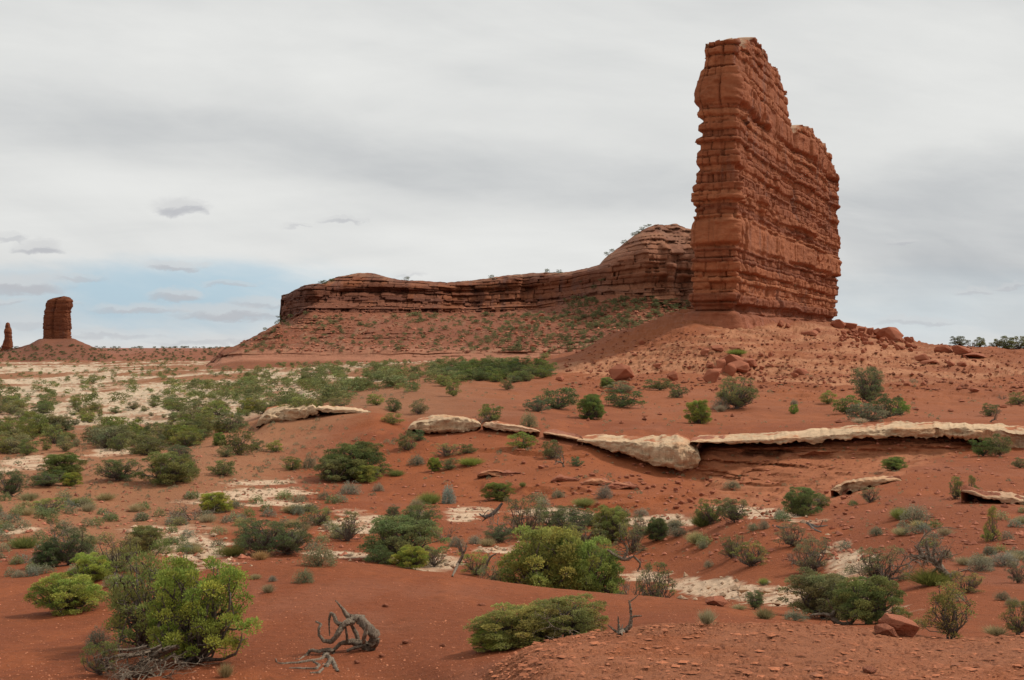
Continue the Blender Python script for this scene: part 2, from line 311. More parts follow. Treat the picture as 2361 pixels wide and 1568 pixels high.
# exfoliating flakes on the near slab
fl = fbm2(GX/.5, GY/.22, 41, 4, .6); fl2 = fbm2(GX/.16, GY/.07, 43, 3, .6)
fl = fbm2(GX/.9, GY/.30, 41, 5, .6); fl2 = fbm2(GX/.30, GY/.075, 43, 4, .6)
sh_ = .022; tq = (GZ+fl*.05)/sh_; stp = (np.floor(tq)+ss(tq-np.floor(tq), .6, 1.0))*sh_-GZ-fl*.05
GZ += slab*(stp*.8+.018*ss(fl2, .10, .16)+Nm*.03+.02*fl)
# bare rock: layered steps
rockm = np.clip(np.maximum.reduce([wash, flatpale, pink]), 0, 1)
stepH = np.where(TT > 13, .55, .12)
tz = GZ+fbm2(GX/3, GY/3, 55, 4)*stepH*3.2
GZ += rockm*(np.floor(tz/stepH)+ss(tz/stepH-np.floor(tz/stepH), .55, 1.0)-tz/stepH)*stepH*np.where(TT > 13, .8, .45)
GZ += pink*ss(TT, 13.5, 14.5)*(fbm2(GX/9, GY/9, 95, 5, .6)*1.0)+ss(TT, 15.5, 16.2)*(1-ss(TT, 17.6, 18))*ss(PXX, 1350, 1500)*(fbm2(GX/5, GY/7, 96, 5, .6)*.9)
bk2 = ss(TT, 13.8, 14.6)*(1-ss(TT, 17.3, 17.8))*ss(PXX, 1250, 1400)*ss(fbm2(GX/16, GY/24, 97, 4, .6), -.15, .1)
tz = (GZ+fbm2(GX/7, GY/7, 98, 5, .6)*1.3)/.85
GZ += bk2*(np.floor(tz)+ss(tz-np.floor(tz), .72, 1.0)-tz)*.85*.75
bk3 = ss(TT, 9.2, 9.8)*(1-ss(TT, 11.9, 12.2))*ss(PXX, 1540, 1640)*(1-ss(PXX+(GP-1050)*2.2, 2120, 2220))
tz = (GZ+fbm2(GX/5, GY/3, 99, 5, .62)*.55)/.32
GZ += bk3*(np.floor(tz)+ss(tz-np.floor(tz), .65, 1.0)-tz)*.32*.8+bk3*fbm2(GX/1.2, GY/1.2, 100, 4, .6)*.10
# broken ledgy ground in the red slopes (band between wash and rim)
brk = ss(TT, 9.1, 9.6)*(1-ss(TT, 11.2, 11.6))*ss(PXX, 950, 1150)*(1-ss(PXX, 1560, 1700))
tz = (GZ+fbm2(GX/5, GY/5, 57, 4)*.6)/.5
GZ += brk*ss(fbm2(GX/9, GY/5, 58, 3), -.05, .2)*(np.floor(tz)+ss(tz-np.floor(tz), .7, 1.0)-tz)*.5
cliffn = fbm3(GX/5, GY/5, GZ/1.2, 61, 4, .55)
GYd = -cliff*(cliffn*.9+.5*fbm3(GX/1.2, GY/1.2, GZ/.35, 62, 3))
GYd += 1.6*(1-ss(np.hypot((PXX-1768)/66, (GP-1041)/8), .6, 1.1))*(TT > 11)*(TT < 12.6)+cliff*.5*ss(fbm2(GX/30, GZ/.45, 63, 4, .6), -.2, .2)
GY2 = GY+GYd; GX2 = (PXX-CX)/FP*GY2
SG = Surf(PX, GX2, GY2, GZ)
# colours of the land (what the ground is made of, with slab flake shadows painted in)
def A(*c): return np.array(c, np.float32)
SOIL, SOIL2, TAN, PALE, PINK, SLAB, ORG, FARRED = A(.248, .070, .024), A(.200, .054, .021), A(.30, .145, .073), A(.55, .42, .29), A(.36, .158, .080), A(.29, .106, .050), A(.32, .112, .050), A(.23, .085, .046)
col = np.ones(GP.shape+(3,), np.float32)*SOIL
def lay(m, c, k=1.0): global col; m = np.clip(m*k, 0, 1)[..., None]; col = col*(1-m)+c*m
lay(ss(Nb, -.3, .5), SOIL2, .7)
lay(ss(fbm2(GX/1.1, GY/2.6, 66, 4, .6), .05, .5), SOIL*1.22, .6); lay(ss(fbm2(GX/4, GY/9, 67, 5, .65), .05, .35), A(.25, .085, .042), .55); lay(ss(fbm2(GX/.35, GY/.5, 68, 4, .7), .2, .4)*(TT < 8), SOIL*.72, .5)
tanm = ss(TT, 7.2, 8.6)*(1-ss(TT, 12.2, 13))*(1-ss(PXX+(GP-1100)*1.2+NPX*160, 520, 760)); lay(tanm, TAN*.92+SOIL*.08, .75)
lay(ss(TT, 12.2, 13.4)*(1-ss(TT, 18.9, 19.1))*(1-ss(PXX, 800, 1400)), TAN*.85, .75)
lay(ss(TT, 18.9, 19.1), FARRED)
lay(ss(TT, 13, 14)*ss(PXX, 1000, 1500)*(1-ss(TT, 18.8, 19)), PINK*.45+SOIL*.5, .35)
lay(pink, PINK*(1+.25*Nm[..., None]), .9); bnp = fbm2(GX/22, GZ/.9, 64, 5, .6); lay(pink*ss(bnp, .05, .25), SOIL2*1.1, .65); lay(pink*ss(-bnp, .1, .3), PINK*1.15, .6)
cl2 = ss(TT, 9.1, 9.7)*(1-ss(TT, 12.1, 12.6))*ss(PXX+NPX*60, 1570, 1680)*(1-ss(PXX+(GP-1050)*2.2+NPX*80, 2120, 2200))
bnd = fbm2(GX/30, GZ/.45, 63, 4, .6); lay(cl2, ORG*(1+.30*bnd[..., None]+.15*Nm[..., None]), .95); lay(cl2*ss(bnd, .15, .4), PINK*.8, .5)
lay(brk, SOIL*.75+ORG*.3, .5)
lay(flatpale, PALE*(.92+.22*Nm[..., None]), .95); lay(wash, (PALE*.85+PINK*.25)*(1+.2*Nf[..., None]), .92)
lay(slab, SLAB*(1+.14*fl[..., None]), .95); lay(slab*ss(fl2, .02, .10)*(1-ss(fl2, .10, .16)), SOIL2*.55, .7); lay(slab*ss(fbm2(GX/1.5, GY/1.0, 44, 4), .05, .4), SOIL*1.05, .5)  # dark band along each flake edge paints its small shadow
lay(ss(rockm, .2, .8)*ss(fbm2(GX/3, GY/1.0*.6, 71, 4, .65), .12, .35)*(TT > 3.5), SOIL*.9+TAN*.2, .6)
tpx = ss(np.abs(PXX-131), 60, 150); lay((TT > 19.05)*(1-tpx), FARRED*.75)
gr = mesh_np('ground', np.stack([GX2, GY2, GZ], -1).reshape(-1, 3), gridq(len(T), len(PX)), M_ground, col.reshape(-1, 3)); tag(gr, kind='structure')
# ------------------------------------------------------------------ layered rock
class Strata:
    def __init__(s, z0, z1, tmin, tmax, seed, amp=.6, massive=()):
        r = random.Random(seed); z = z0; b = [z]; am = []; cr = []; wd = []
        ms = sorted(massive)
        while z < z1:
            m = next((q for q in ms if q[0]-.01 <= z < q[1]-.3), None)
            if m: t = m[1]-z; am.append(m[2]); cr.append(.6); wd.append(8)
            else:
                t = r.uniform(tmin, tmax)**1.0; nx = [q[0] for q in ms if q[0] > z]
                if nx and z+t > nx[0]-.3: t = nx[0]-z
                am.append(r.uniform(-amp, amp)); cr.append(r.uniform(.25, 1.0)); wd.append(r.uniform(1.6, 5.5)*tmax/2.2)
            z += t; b.append(z)
        s.b = np.array(b); s.am = np.array(am+[0]); s.cr = np.array(cr+[.5]); s.wd = np.array(wd+[4]); s.seed = seed
    def __call__(s, u, z, crev=.55, blk=.35, joint=.5):
        k = np.clip(np.searchsorted(s.b, z)-1, 0, len(s.am)-2); f = (z-s.b[k])/(s.b[k+1]-s.b[k]); f = np.clip(f, 0, 1)
        prof = ss(f, .04, .20)*(1-.45*ss(f, .86, 1.0))
        c = u/s.wd[k]+k*3.7+.25*n2d(u/3.0, k*7.1, s.seed); cell = np.floor(c); fr = c-cell
        hb = _h(cell, k.astype(float), np.zeros_like(cell), s.seed+5); hj = _h(cell, k.astype(float), np.ones_like(cell), s.seed+6)
        jn = np.exp(-(np.minimum(fr, 1-fr)*s.wd[k]/.22)**4)
        thick = np.clip((s.b[k+1]-s.b[k])/2.0, .3, 1.6)
        vary = .8+.5*n2d(u/26.0, k*3.3, s.seed+9)
        return s.am[k]*vary+hb*blk-(1-prof)*crev*s.cr[k]*thick*np.clip(.95+.9*n2d(u/14.0, k*5.0, s.seed+3), 0, 2)-jn*joint*np.clip(hj+.35, 0, 1), k
BU1, BU2, BU3 = A(.275, .088, .038), A(.175, .054, .027), A(.35, .128, .058)
def rock_col(u, z, k, seed):
    h = _h(k.astype(float), np.zeros_like(z), np.zeros_like(z), seed+77)[..., None]
    n_ = fbm2(u/7, z/4, seed+31, 4, .6)[..., None]; v_ = fbm2(u/3.5, z/14, seed+32, 4, .6)
    c = BU1+(BU3-BU1)*np.clip(h, 0, 1)*.6+(BU2-BU1)*np.clip(-h, 0, 1)*.8
    c = c*(1+.22*n_); m = (ss(v_, .22, .5)*.45)[..., None]
    return c*(1-m)+A(.17, .085, .065)*m
# ------------------------------------------------------------------ the great fin of rock
def build_fin():
    C0 = np.array([52.6, 260.0]); d = np.array([.435, .9]); d = d/np.linalg.norm(d); nf = np.array([d[1], -d[0]]); L = 146.0; W = 11.6
    pts = []   # (s, t, normal s, normal t)
    r = 1.4; ds = .27
    for q in np.arange(r, L-5, ds): pts.append((q, 0, 0, 1))
    for a_ in np.linspace(0, 90, 34)[1:]: pts.append((L-5+5*math.sin(R(a_)), -5+5*math.cos(R(a_)), math.sin(R(a_)), math.cos(R(a_))))
    for a_ in np.linspace(90, 180, 24)[1:]: pts.append((L-5+5*math.sin(R(a_)), -9+5*math.cos(R(a_)), math.sin(R(a_)), math.cos(R(a_))))
    for q in np.arange(L-5, r, -.6): pts.append((q, -14+(-W+14)*max(0, 1-q/40), 0, -1))
    for a_ in np.linspace(180, 270, 12)[1:]: pts.append((r+r*math.sin(R(a_)), -W+r+r*math.cos(R(a_)), math.sin(R(a_)), math.cos(R(a_))))
    for q in np.arange(-W+r+ds, -r, ds*.8): pts.append((0, q, -1, 0))
    for a_ in np.linspace(270, 360, 12)[:-1]: pts.append((r+r*math.sin(R(a_)), -r+r*math.cos(R(a_)), math.sin(R(a_)), math.cos(R(a_))))
    P = np.array(pts); seg = np.hypot(*np.diff(P[:, :2], axis=0, append=P[:1, :2]).T); U_ = np.concatenate([[0], np.cumsum(seg)[:-1]])
    zt = [(0, 72.6), (9, 72.2), (14, 76), (24, 78.6), (27, 77.5), (33, 78), (39, 77.4), (46, 76.8), (52, 75.0), (58, 72.5), (64, 69.5), (67, 66), (70, 63.5), (74, 64.5), (83, 67.4), (95, 68), (105, 67.2), (120, 67.6), (128, 66), (135, 63.2), (140, 60), (146, 56.5), (152, 55)]
    s_ = P[:, 0]; ztop = np.interp(s_, [a_[0] for a_ in zt], [a_[1] for a_ in zt]); ztop += 1.0*n2d(np.floor(s_/3.2+P[:, 1]/5), 0, 3)+.5*n2d(s_/1.2, P[:, 1]/2, 4)
    nr = 330; v = np.linspace(0, 1, nr)[:, None]; z0 = -3.0; Z = z0+v*(ztop[None]-z0); u = np.repeat(U_[None], nr, 0)
    S = Strata(-4, 84, .6, 2.4, 12, .95, ((3.2, 8.2, 1.2), (8.2, 10.4, -.3), (21.4, 23.2, -.8), (24, 31, .9), (57.6, 64.4, .9), (66.5, 70, -.5)))
    zwarp = Z+.45*n2d(u/16, Z/9, 8)+.15*n2d(u/3, Z/3, 81)
    dsp, k = S(u, zwarp, 2.1, .45, .8)
    dsp = dsp+1.5*fbm2(u/26, Z/70, 14, 3)+.9*fbm2(u/7, Z/30, 15, 3)+.38*fbm2(u/2.4, Z/1.0, 16, 4, .6)+.5*ss(fbm2(u/9, Z/5, 19, 3), .1, .3)
    # a few tall joints splitting the long face into buttresses
    for js, dep, wd, zl, zh in ((15, 1.2, 1.0, 45, 80), (28, .8, .8, 0, 30), (70, 2.6, 2.2, 40, 70), (100, 1.6, 1.5, 20, 70), (126, 1.8, 1.6, 0, 62), (50, .9, 1.0, 10, 50)):
        jj = np.exp(-((u-js+1.6*n2d(Z/7, js, 17))/wd)**2); dsp = dsp-dep*jj*ss(Z, zl-4, zl+4)*(1-ss(Z, zh-4, zh+4))
    n_end = len(P); front0 = U_[-1]-9
    jj = np.exp(-((u-(U_[-1]-4.6)+.6*n2d(Z/5, 3, 18))/.5)**2); dsp = dsp-.5*jj
    pm = ss(fbm2(u/20, Z/13, 20, 3), -.02, .14); dsp = dsp*(1-.36*pm)+pm*(.5*np.sign(n2d(np.floor(u/9), np.floor(Z/8), 23))*.6)
    rj = random.Random(4)
    for _ in range(26):
        js, zl = rj.uniform(2, 150), rj.uniform(5, 60); zh = zl+rj.uniform(8, 26); jj = np.exp(-((u-js+.9*n2d(Z/6, js, 24))/.34)**2); dsp = dsp-rj.uniform(.5, 1.3)*jj*ss(Z, zl-1, zl+1)*(1-ss(Z, zh-1, zh+1))
    smoothz = ss(Z, 22, 26)*(1-ss(Z, 30, 33))*ss(u, 8, 16)*(1-ss(u, 70, 90)); dsp = dsp*(1-.4*smoothz)
    # flared smooth foot
    ft = 1-ss(Z, 3.5, 9.5); dsp = dsp*(1-.7*ft)+ft*2.2-1.5*ss(Z, 8.2, 9.0)*(1-ss(Z, 9.6, 10.6))*.6
    under = (1-ss(Z, 2.6, 3.8)); dsp = dsp-under*1.2
    ns, nt_ = P[:, 2][None], P[:, 3][None]
    ex = P[:, 0][None]+ns*dsp; ty = P[:, 1][None]+nt_*dsp
    # lean of the back and left side, batter of the ends
    hfrac = np.clip(Z/76, 0, 1); back = np.clip(-ty/W, 0, 1)
    ty = ty+back*(4.9*hfrac**1.05-.6*np.exp(-((Z-28)/3.5)**2)-1.5*np.exp(-((Z-61)/4.0)**2)+.7*np.exp(-((Z-51)/3)**2))
    farm = ss(ex, 110, 146); ex = ex+farm*(2.0*np.exp(-((Z-48)/16)**2)-2.5*(1-ss(Z, 8, 34)))
    X = C0[0]+d[0]*ex+nf[0]*ty; Y = C0[1]+d[1]*ex+nf[1]*ty
    # cap rings
    rows = [np.stack([X, Y, Z], -1)]
    cen = np.array([C0+d*np.clip(p[0], 3, L-5)+nf*(-4.2) for p in P]); last = rows[0][-1]
    for f, up in ((.25, .35), (.6, .7), (1.0, .9)):
        q = last.copy(); q[:, :2] = last[:, :2]*(1-f)+cen*f; q[:, 2] = last[:, 2]+up*(.5+.5*n2d(P[:, 0]/2, P[:, 1]/2, 9)); rows.append(q[None])
    V_ = np.concatenate(rows, 0); col_ = rock_col(u, zwarp, k, 3)
    m = ft[..., None]*.7; col_ = col_*(1-m)+A(.38, .135, .072)*m
    capc = np.ones((3, len(P), 3), np.float32)*A(.44, .27, .17); col_ = np.concatenate([col_, capc], 0)
    o = mesh_np('rock_fin', V_.reshape(-1, 3), gridq(V_.shape[0], len(P), True)[:, ::-1], M_rock, col_.reshape(-1, 3))
    return tag(o, 'tallest red sandstone fin towering on the hill at the right, banded with horizontal layers', 'rock formation')
build_fin()
# ------------------------------------------------------------------ distant towers
def tower(name, Yd, prof, depth, seed, label, groove=None):
    """prof: (row, left px, right px) from the foot up"""
    k_ = Yd/FP; zs = np.array([(HZ-p[0])*k_ for p in prof]); lf = np.array([(p[1]-CX)*k_ for p in prof]); rt = np.array([(p[2]-CX)*k_ for p in prof])
    nz, na = 130, 200; z = np.linspace(zs[0]-6*k_*FP/1200, zs[-1], nz)[:, None]; a_ = np.linspace(0, 2*math.pi, na, endpoint=False)[None]
    l = np.interp(z, zs, lf); r_ = np.interp(z, zs, rt); c = (l+r_)/2; h = (r_-l)/2
    ca, sa = np.cos(a_), np.sin(a_); e = 1/(np.abs(ca)**3.2+np.abs(sa)**3.2)**(1/3.2)
    S = Strata(z.min()-1, z.max()+2, 1.2, 4.2, seed, .8)
    u = a_*18+0*z; dsp, k = S(u, z+0*u+.8*n2d(u/9, z/6, seed), .9, .5, .8)
    dsp = dsp*.75+1.3*fbm2(u/9, z/40, seed+1, 3)+.4*fbm2(u/2, z/2, seed+2, 3)
    if groove is not None: dsp = dsp-3.2*np.exp(-((a_-groove+.04*n2d(z/6, 1, 5))/.09)**2)
    f = e*(1+dsp*np.clip(h/9, .2, 1)/np.maximum(h, 3)*(h > 2)); X = c+h*f*ca; Y = Yd+depth/2*(h/h.max())**.6*f*sa; Z = z+0*X
    rows = [np.stack([X, Y, Z], -1)]
    for q in (.4, 1.0):
        t_ = rows[0][-1].copy(); ctr = t_.mean(0); t_[:, :2] = t_[:, :2]*(1-q)+ctr[:2]*q; t_[:, 2] += 1.2*q; rows.append(t_[None])
    V_ = np.concatenate(rows, 0); cl_ = rock_col(u, z+0*u, k, seed)*.62; cl_ = np.concatenate([cl_, cl_[-1:], cl_[-1:]], 0)
    o = mesh_np(name, V_.reshape(-1, 3), gridq(V_.shape[0], na, True), M_mesa, cl_.reshape(-1, 3)); return tag(o, label, 'rock formation')
tower('rock_tower', 1200, [(790, 99, 165), (783, 102, 163), (770, 101, 162), (740, 101, 161), (722, 103, 160), (714, 104, 161), (708, 106, 164), (700, 107, 164), (693, 112, 163), (688, 122, 161), (685, 138, 157)], 18, 4,
      'broad blocky red rock tower standing on a cone of rubble on the far left horizon', 4.62)
tower('rock_spire', 1500, [(818, 0, 28), (806, 3, 27), (795, 6, 27), (790, 8, 27), (783, 11, 26), (776, 12, 26), (770, 11, 26), (762, 11, 25), (757, 13, 24), (752, 13, 23), (745, 15, 21)], 14, 9, 'thin red rock spire at the very left edge of the horizon')
# ------------------------------------------------------------------ mesa
MPX = np.concatenate([np.arange(470, 646, 2.0), [646.5, 647.5, 648.5], np.arange(650, 1640, 1.8), np.arange(1642, 1860, 6)])
Lw = [(470, 850), (500, 822), (520, 806), (545, 799), (580, 782), (600, 771), (640, 749), (647, 745)]
def with_left(pts): return Lw+pts
base4 = [(649, 744), (670, 738), (700, 723), (715, 719), (800, 719), (900, 721), (1100, 719), (1236, 713), (1300, 700), (1360, 682), (1400, 678), (1460, 686), (1500, 694), (1580, 704), (1860, 704)]
y4 = [(470, 730), (600, 720), (649, 780), (705, 700), (730, 692), (780, 715), (900, 750), (1100, 800), (1236, 780), (1340, 715), (1400, 680), (1500, 640), (1580, 640), (1860, 640)]
def shy(dy_): return [(p, y+dy_) for p, y in y4]
ML = [
 ([(470, 520), (1860, 520)], [(470, 852), (800, 850), (1200, 842), (1860, 838)], 0),
 ([(470, 570), (1860, 545)], [(470, 852), (510, 836), (560, 828), (700, 829), (900, 829), (1100, 828), (1300, 822), (1450, 806), (1600, 796), (1860, 796)], 30),
 ([(470, 585), (1860, 560)], [(470, 852), (510, 826), (560, 809), (700, 803), (900, 802), (1100, 806), (1200, 806), (1300, 798), (1450, 782), (1600, 772), (1860, 772)], 26),
 ([(470, 640), (1200, 650), (1860, 590)], with_left([(649, 764), (700, 760), (800, 763), (1000, 770), (1200, 762), (1300, 748), (1450, 732), (1600, 738), (1860, 740)]), 40),
 (y4, with_left(base4), 50),
 (shy(2), with_left([(p, q-(8 if p > 690 else 1)) for p, q in base4]), 16),
 (shy(16), with_left([(p, q-(11 if p > 690 else 2)) for p, q in base4]), 10),
 (shy(36), with_left([(649, 742), (700, 712), (730, 700), (765, 680), (850, 677), (1000, 679), (1150, 676), (1236, 671), (1300, 664), (1340, 660), (1400, 660), (1500, 664), (1580, 668), (1860, 668)]), 26),
 (shy(39), with_left([(649, 690), (700, 668), (740, 662), (790, 656), (850, 655), (1000, 662), (1100, 658), (1200, 648), (1300, 641), (1340, 632), (1400, 618), (1450, 600), (1500, 590), (1580, 592), (1860, 600)]), 40),
 (shy(75), with_left([(648.6, 683), (655, 680), (700, 661), (740, 655), (780, 640), (800, 634), (830, 630), (870, 633), (905, 643), (950, 648), (1030, 652), (1100, 645), (1200, 632), (1240, 629), (1300, 630), (1340, 622), (1380, 612), (1400, 592), (1440, 560), (1480, 530), (1520, 515), (1560, 516), (1590, 528), (1640, 545), (1860, 600)]), 60),
 (shy(190), [(470, 852), (647, 790), (655, 740), (900, 690), (1300, 680), (1480, 600), (1560, 590), (1860, 700)], 12),
 (shy(420), [(470, 830), (1860, 830)], 8),
]
def msurf():
    global SM
    LYm = np.stack([np.interp(MPX, *zip(*l[0])) for l in ML]); LPm = np.stack([np.interp(MPX, *zip(*l[1])) for l in ML])
    wg = ss(MPX, 1260, 1380)
    for r_ in (5, 6, 7, 8): LYm[r_] = LYm[4]+(LYm[r_]-LYm[4])*(1-.78*wg)
    ker = np.exp(-(np.arange(-9, 10)/4.0)**2); ker /= ker.sum()
    LYm = np.stack([np.convolve(np.pad(q, 9, 'edge'), ker, 'valid') for q in LYm])
    Tm = [0.0]
    for k in range(1, len(ML)): Tm += list(k-1+np.arange(1, ML[k][2]+1)/ML[k][2])
    Tm = np.array(Tm); Y = pchip(Tm, LYm); P = pchip(Tm, LPm); Z = -(P-HZ)/FP*Y; X = (MPX[None]-CX)/FP*Y
    TM = np.repeat(Tm[:, None], len(MPX), 1); cl = ss(TM, 3.9, 4.0)*(1-ss(TM, 8.8, 9.5)); tal = ss(TM, 1, 2)*(1-ss(TM, 3.8, 4.1))
    gully = fbm2(X/34, Z/90, 51, 4, .6); Y = Y-gully*14*ss(TM, 1.2, 3)*(1-ss(TM, 9, 9.6))
    S = Strata(-30, 100, 1.0, 4.0, 31, 1.5, ((2, 5, 1.5),)); u = X*1.0
    dsp, k = S(u, Z+.9*n2d(u/40, Z/20, 52)+.5*n2d(u/9, Z/9, 53), 2.0, 2.2, 2.2)
    ledg = .30+.5*ss(fbm2(X/40, Z/8, 56, 3), 0, .3)
    rec = np.exp(-((TM-4.55)/.35)**2)*ss(MPX, 690, 720)*(1-ss(MPX, 1240, 1320))*(.5+.5*ss(fbm2(X/50, 0*X, 61, 3), -.3, .1))+.8*np.exp(-((TM-7.25)/.2)**2)*ss(MPX, 760, 800); but = np.abs(fbm2(X/16, Z/60, 66, 4, .6)); Y = Y+6*rec-9*(but-.15)*cl*ss(TM, 4, 4.4)-dsp*(cl*1.35+tal*ledg*1.7)-.8*fbm2(X/6, Z/4, 54, 4, .6)*ss(TM, 1, 2)
    Z = Z+.9*fbm2(X/9, Y/9, 55, 4, .6)*ss(TM, 1.5, 2.5)*(1-.6*cl)+.8*fbm2(X/5, Y/30, 59, 3)*ss(TM, 8.2, 9)
    c = rock_col(u, Z, k, 12); c = c*.66; tl = (tal*(1-.5*ledg))[..., None]; c = c*(1-tl*.8)+A(.22, .076, .040)*tl*.8  # darker rock, with cloud shade over the mesa put into its colour
    pk = (ss(TM, .6, 1.1)*(1-ss(TM, 1.9, 2.3)))[..., None]; c = c*(1-pk)+A(.34, .145, .085)*pk
    tp = (ss(TM, 8.1, 8.8)*ss(fbm2(X/8, Z/3, 57, 3), -.2, .2))[..., None]; c = c*(1-tp*.5)+A(.32, .17, .10)*tp*.5
    varn_shade = ((ss(fbm2(X/14, Z/30, 65, 4, .6), .0, .3)*.6*cl)+(1-ss(MPX, 700, 735))[None]*cl*ss(TM, 3.95, 4.1))[..., None]; varn_shade = np.clip(varn_shade, 0, 1); c = c*(1-varn_shade*.6)+A(.085, .04, .032)*varn_shade*.6  # noise-shaped varnish; left cliff face also darkened to paint its shade
    dm = (ss(MPX, 1330, 1420)[None]*(cl))[..., None]; c = c*(1-dm*.35)+A(.34, .16, .095)*dm*.35
    vg = (tal*ss(fbm2(X/3.5, Z/2.2, 58, 4, .7), .12, .4))[..., None]; c = c*(1-vg*.4)+A(.27, .16, .09)*vg*.4
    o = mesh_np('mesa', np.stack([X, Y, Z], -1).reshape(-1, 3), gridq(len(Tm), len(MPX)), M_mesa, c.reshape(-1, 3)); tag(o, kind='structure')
    SM = Surf(MPX, X, Y, Z)
msurf()
# ------------------------------------------------------------------ overhanging pale ledges
def ledge(top, bot, yf, depth, label, seed, name='rock_ledge', colr=A(.53, .365, .225), und=2.6, rag=.34, mat=None, group=None):
    p0, p1 = top[0][0], top[-1][0]; n_ = int((p1-p0)/1.6)+2; px = np.linspace(p0, p1, n_)
    pt = np.interp(px, *zip(*top)); pb = np.interp(px, *zip(*bot)); yy = np.interp(px, *zip(*yf)) if isinstance(yf, (list, tuple)) else np.full(n_, float(yf))
    ker = np.exp(-(np.arange(-5, 6)/2.5)**2); ker /= ker.sum(); cv = lambda q: np.convolve(np.pad(q, 5, 'edge'), ker, 'valid')
    pt, pb, yy = cv(pt), cv(pb), cv(yy); tk = np.clip((pb-pt)/14, .25, 1); pt = pt+(2.2*n2d(px/22, seed, 1)+1.4*n2d(px/7, seed, 2))*tk; pb = pb+(5*n2d(px/17, seed, 3)+3*n2d(px/6, seed, 4))*tk; pb = np.maximum(pb, pt+1.6)
    zt = (HZ-pt)/FP*yy; zb = (HZ-pb)/FP*yy; th = zt-zb; c0 = (zt+zb)/2; m = 64; q = np.linspace(0, 1, m)[:, None]
    ends = np.clip(np.minimum(px-p0, p1-px)/25, .15, 1)[None]
    ang = np.clip((q-.42)/.30, 0, 1)*math.pi                      # round nose
    rr = np.clip(th*.55, .15, 1.1)[None]
    dep = np.where(q < .42, (1-q/.42)*depth*ends, 0)+np.where(q > .72, (q-.72)/.28*und*ends, 0)
    dY = dep+rr*(1-np.maximum(np.sin(ang), 0)**.42)
    dZ = th[None]/2*np.sign(np.cos(ang))*np.abs(np.cos(ang))**.7
    dZ = dZ+np.where(q < .42, (1-q/.42)**1.2*(.035*depth)-(1-q/.42)**5*1.0, 0)+np.where(q > .72, (q-.72)/.28*.25, 0)
    es = np.sqrt(np.clip(np.minimum(px-p0, p1-px)/7, 0, 1))[None]; dY = dY*(.1+.9*es); dZ = dZ*es; Zsh = (1-es)*th[None]*-.3; dZ = dZ+Zsh
    X0 = ((px-CX)/FP*yy)[None]; s_ = X0+0*q
    Y = yy[None]+dY; Z = c0[None]+dZ
    jt = fbm2(s_/2.2, 0*s_, seed+7, 3)[..., ]; Y = Y+.8*ss(np.abs(n2d(s_/3.1+seed, 0*s_, seed+8)), .25, 0)*np.clip(th, .2, 1)[None]*np.clip(np.sin(ang)+.2, 0, 1)+jt*.5*np.clip(th, .2, 1.2)[None]
    nz = fbm3(s_/1.1, Y/1.3, Z/.22, seed, 5, .65); n4 = fbm3(s_/3.5, Y/3.5, Z/2, seed+1, 3); n5 = fbm3(s_/.35, Y/.35, Z/.12, seed+2, 3, .6)
    am = np.clip(th, .25, 1.0)[None]
    Y = Y-(nz*rag*1.6+n4*rag*2.2+n5*.08)*am*np.clip(np.sin(ang)+.3, 0, 1); Z = Z+(nz*.16+n4*.34+n5*.05)*am
    X = s_*Y/yy[None]
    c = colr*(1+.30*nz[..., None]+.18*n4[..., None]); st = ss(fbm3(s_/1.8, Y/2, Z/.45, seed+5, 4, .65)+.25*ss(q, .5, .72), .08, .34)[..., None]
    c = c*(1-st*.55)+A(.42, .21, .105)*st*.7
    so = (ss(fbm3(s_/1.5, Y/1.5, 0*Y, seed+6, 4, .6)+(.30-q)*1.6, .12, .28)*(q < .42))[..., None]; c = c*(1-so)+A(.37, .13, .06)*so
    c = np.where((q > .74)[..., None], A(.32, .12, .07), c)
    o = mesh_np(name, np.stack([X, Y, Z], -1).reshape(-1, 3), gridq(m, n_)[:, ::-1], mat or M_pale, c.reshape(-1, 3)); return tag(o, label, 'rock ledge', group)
ledge([(1330, 1013), (1400, 1018), (1480, 1022), (1560, 1022), (1590, 1030), (1605, 1040), (1616, 1054)], [(1330, 1017), (1400, 1036), (1450, 1053), (1500, 1075), (1540, 1088), (1580, 1090), (1605, 1080), (1616, 1060)],
      [(1330, 84), (1500, 79), (1560, 77.2), (1616, 78)], 7, 'bulging cream coloured rock nose overhanging the red bank, cracked and rounded', 101, und=3.5)
ledge([(1590, 1019), (1680, 1017), (1759, 1012), (1830, 1009), (1896, 1003), (1970, 998), (2000, 993), (2033, 989), (2084, 986), (2224, 988), (2361, 1001), (2460, 1010)],
      [(1590, 1021), (1680, 1023), (1759, 1022), (1896, 1018), (1970, 1013), (2033, 1009), (2120, 1006), (2204, 1007), (2240, 1016), (2300, 1030), (2361, 1038), (2460, 1045)],
      [(1585, 79), (1700, 77.2), (2000, 76.6), (2200, 75.6), (2460, 75)], 8, 'long thin pale rock rim capping the smooth red bank at the right', 102)
ledge([(590, 978), (600, 966), (620, 951), (660, 943), (700, 940), (722, 939), (735, 945)], [(590, 984), (610, 972), (640, 968), (700, 966), (722, 962), (735, 950)], 103.5, 7, 'pale undercut rock shelf at the left end of the red slope', 103)
ledge([(728, 940), (760, 943), (800, 945), (860, 952)], [(728, 946), (760, 952), (800, 954), (860, 957)], 103, 6, 'thin dark undercut slab just right of the pale undercut shelf', 104)
ledge([(940, 986), (960, 974), (1000, 964), (1040, 962), (1090, 968), (1110, 974)], [(940, 990), (960, 992), (1000, 996), (1050, 999), (1090, 995), (1110, 988)], 92.5, 6, 'pale flaky rock shelf with a deep black gap beneath, mid slope', 105)
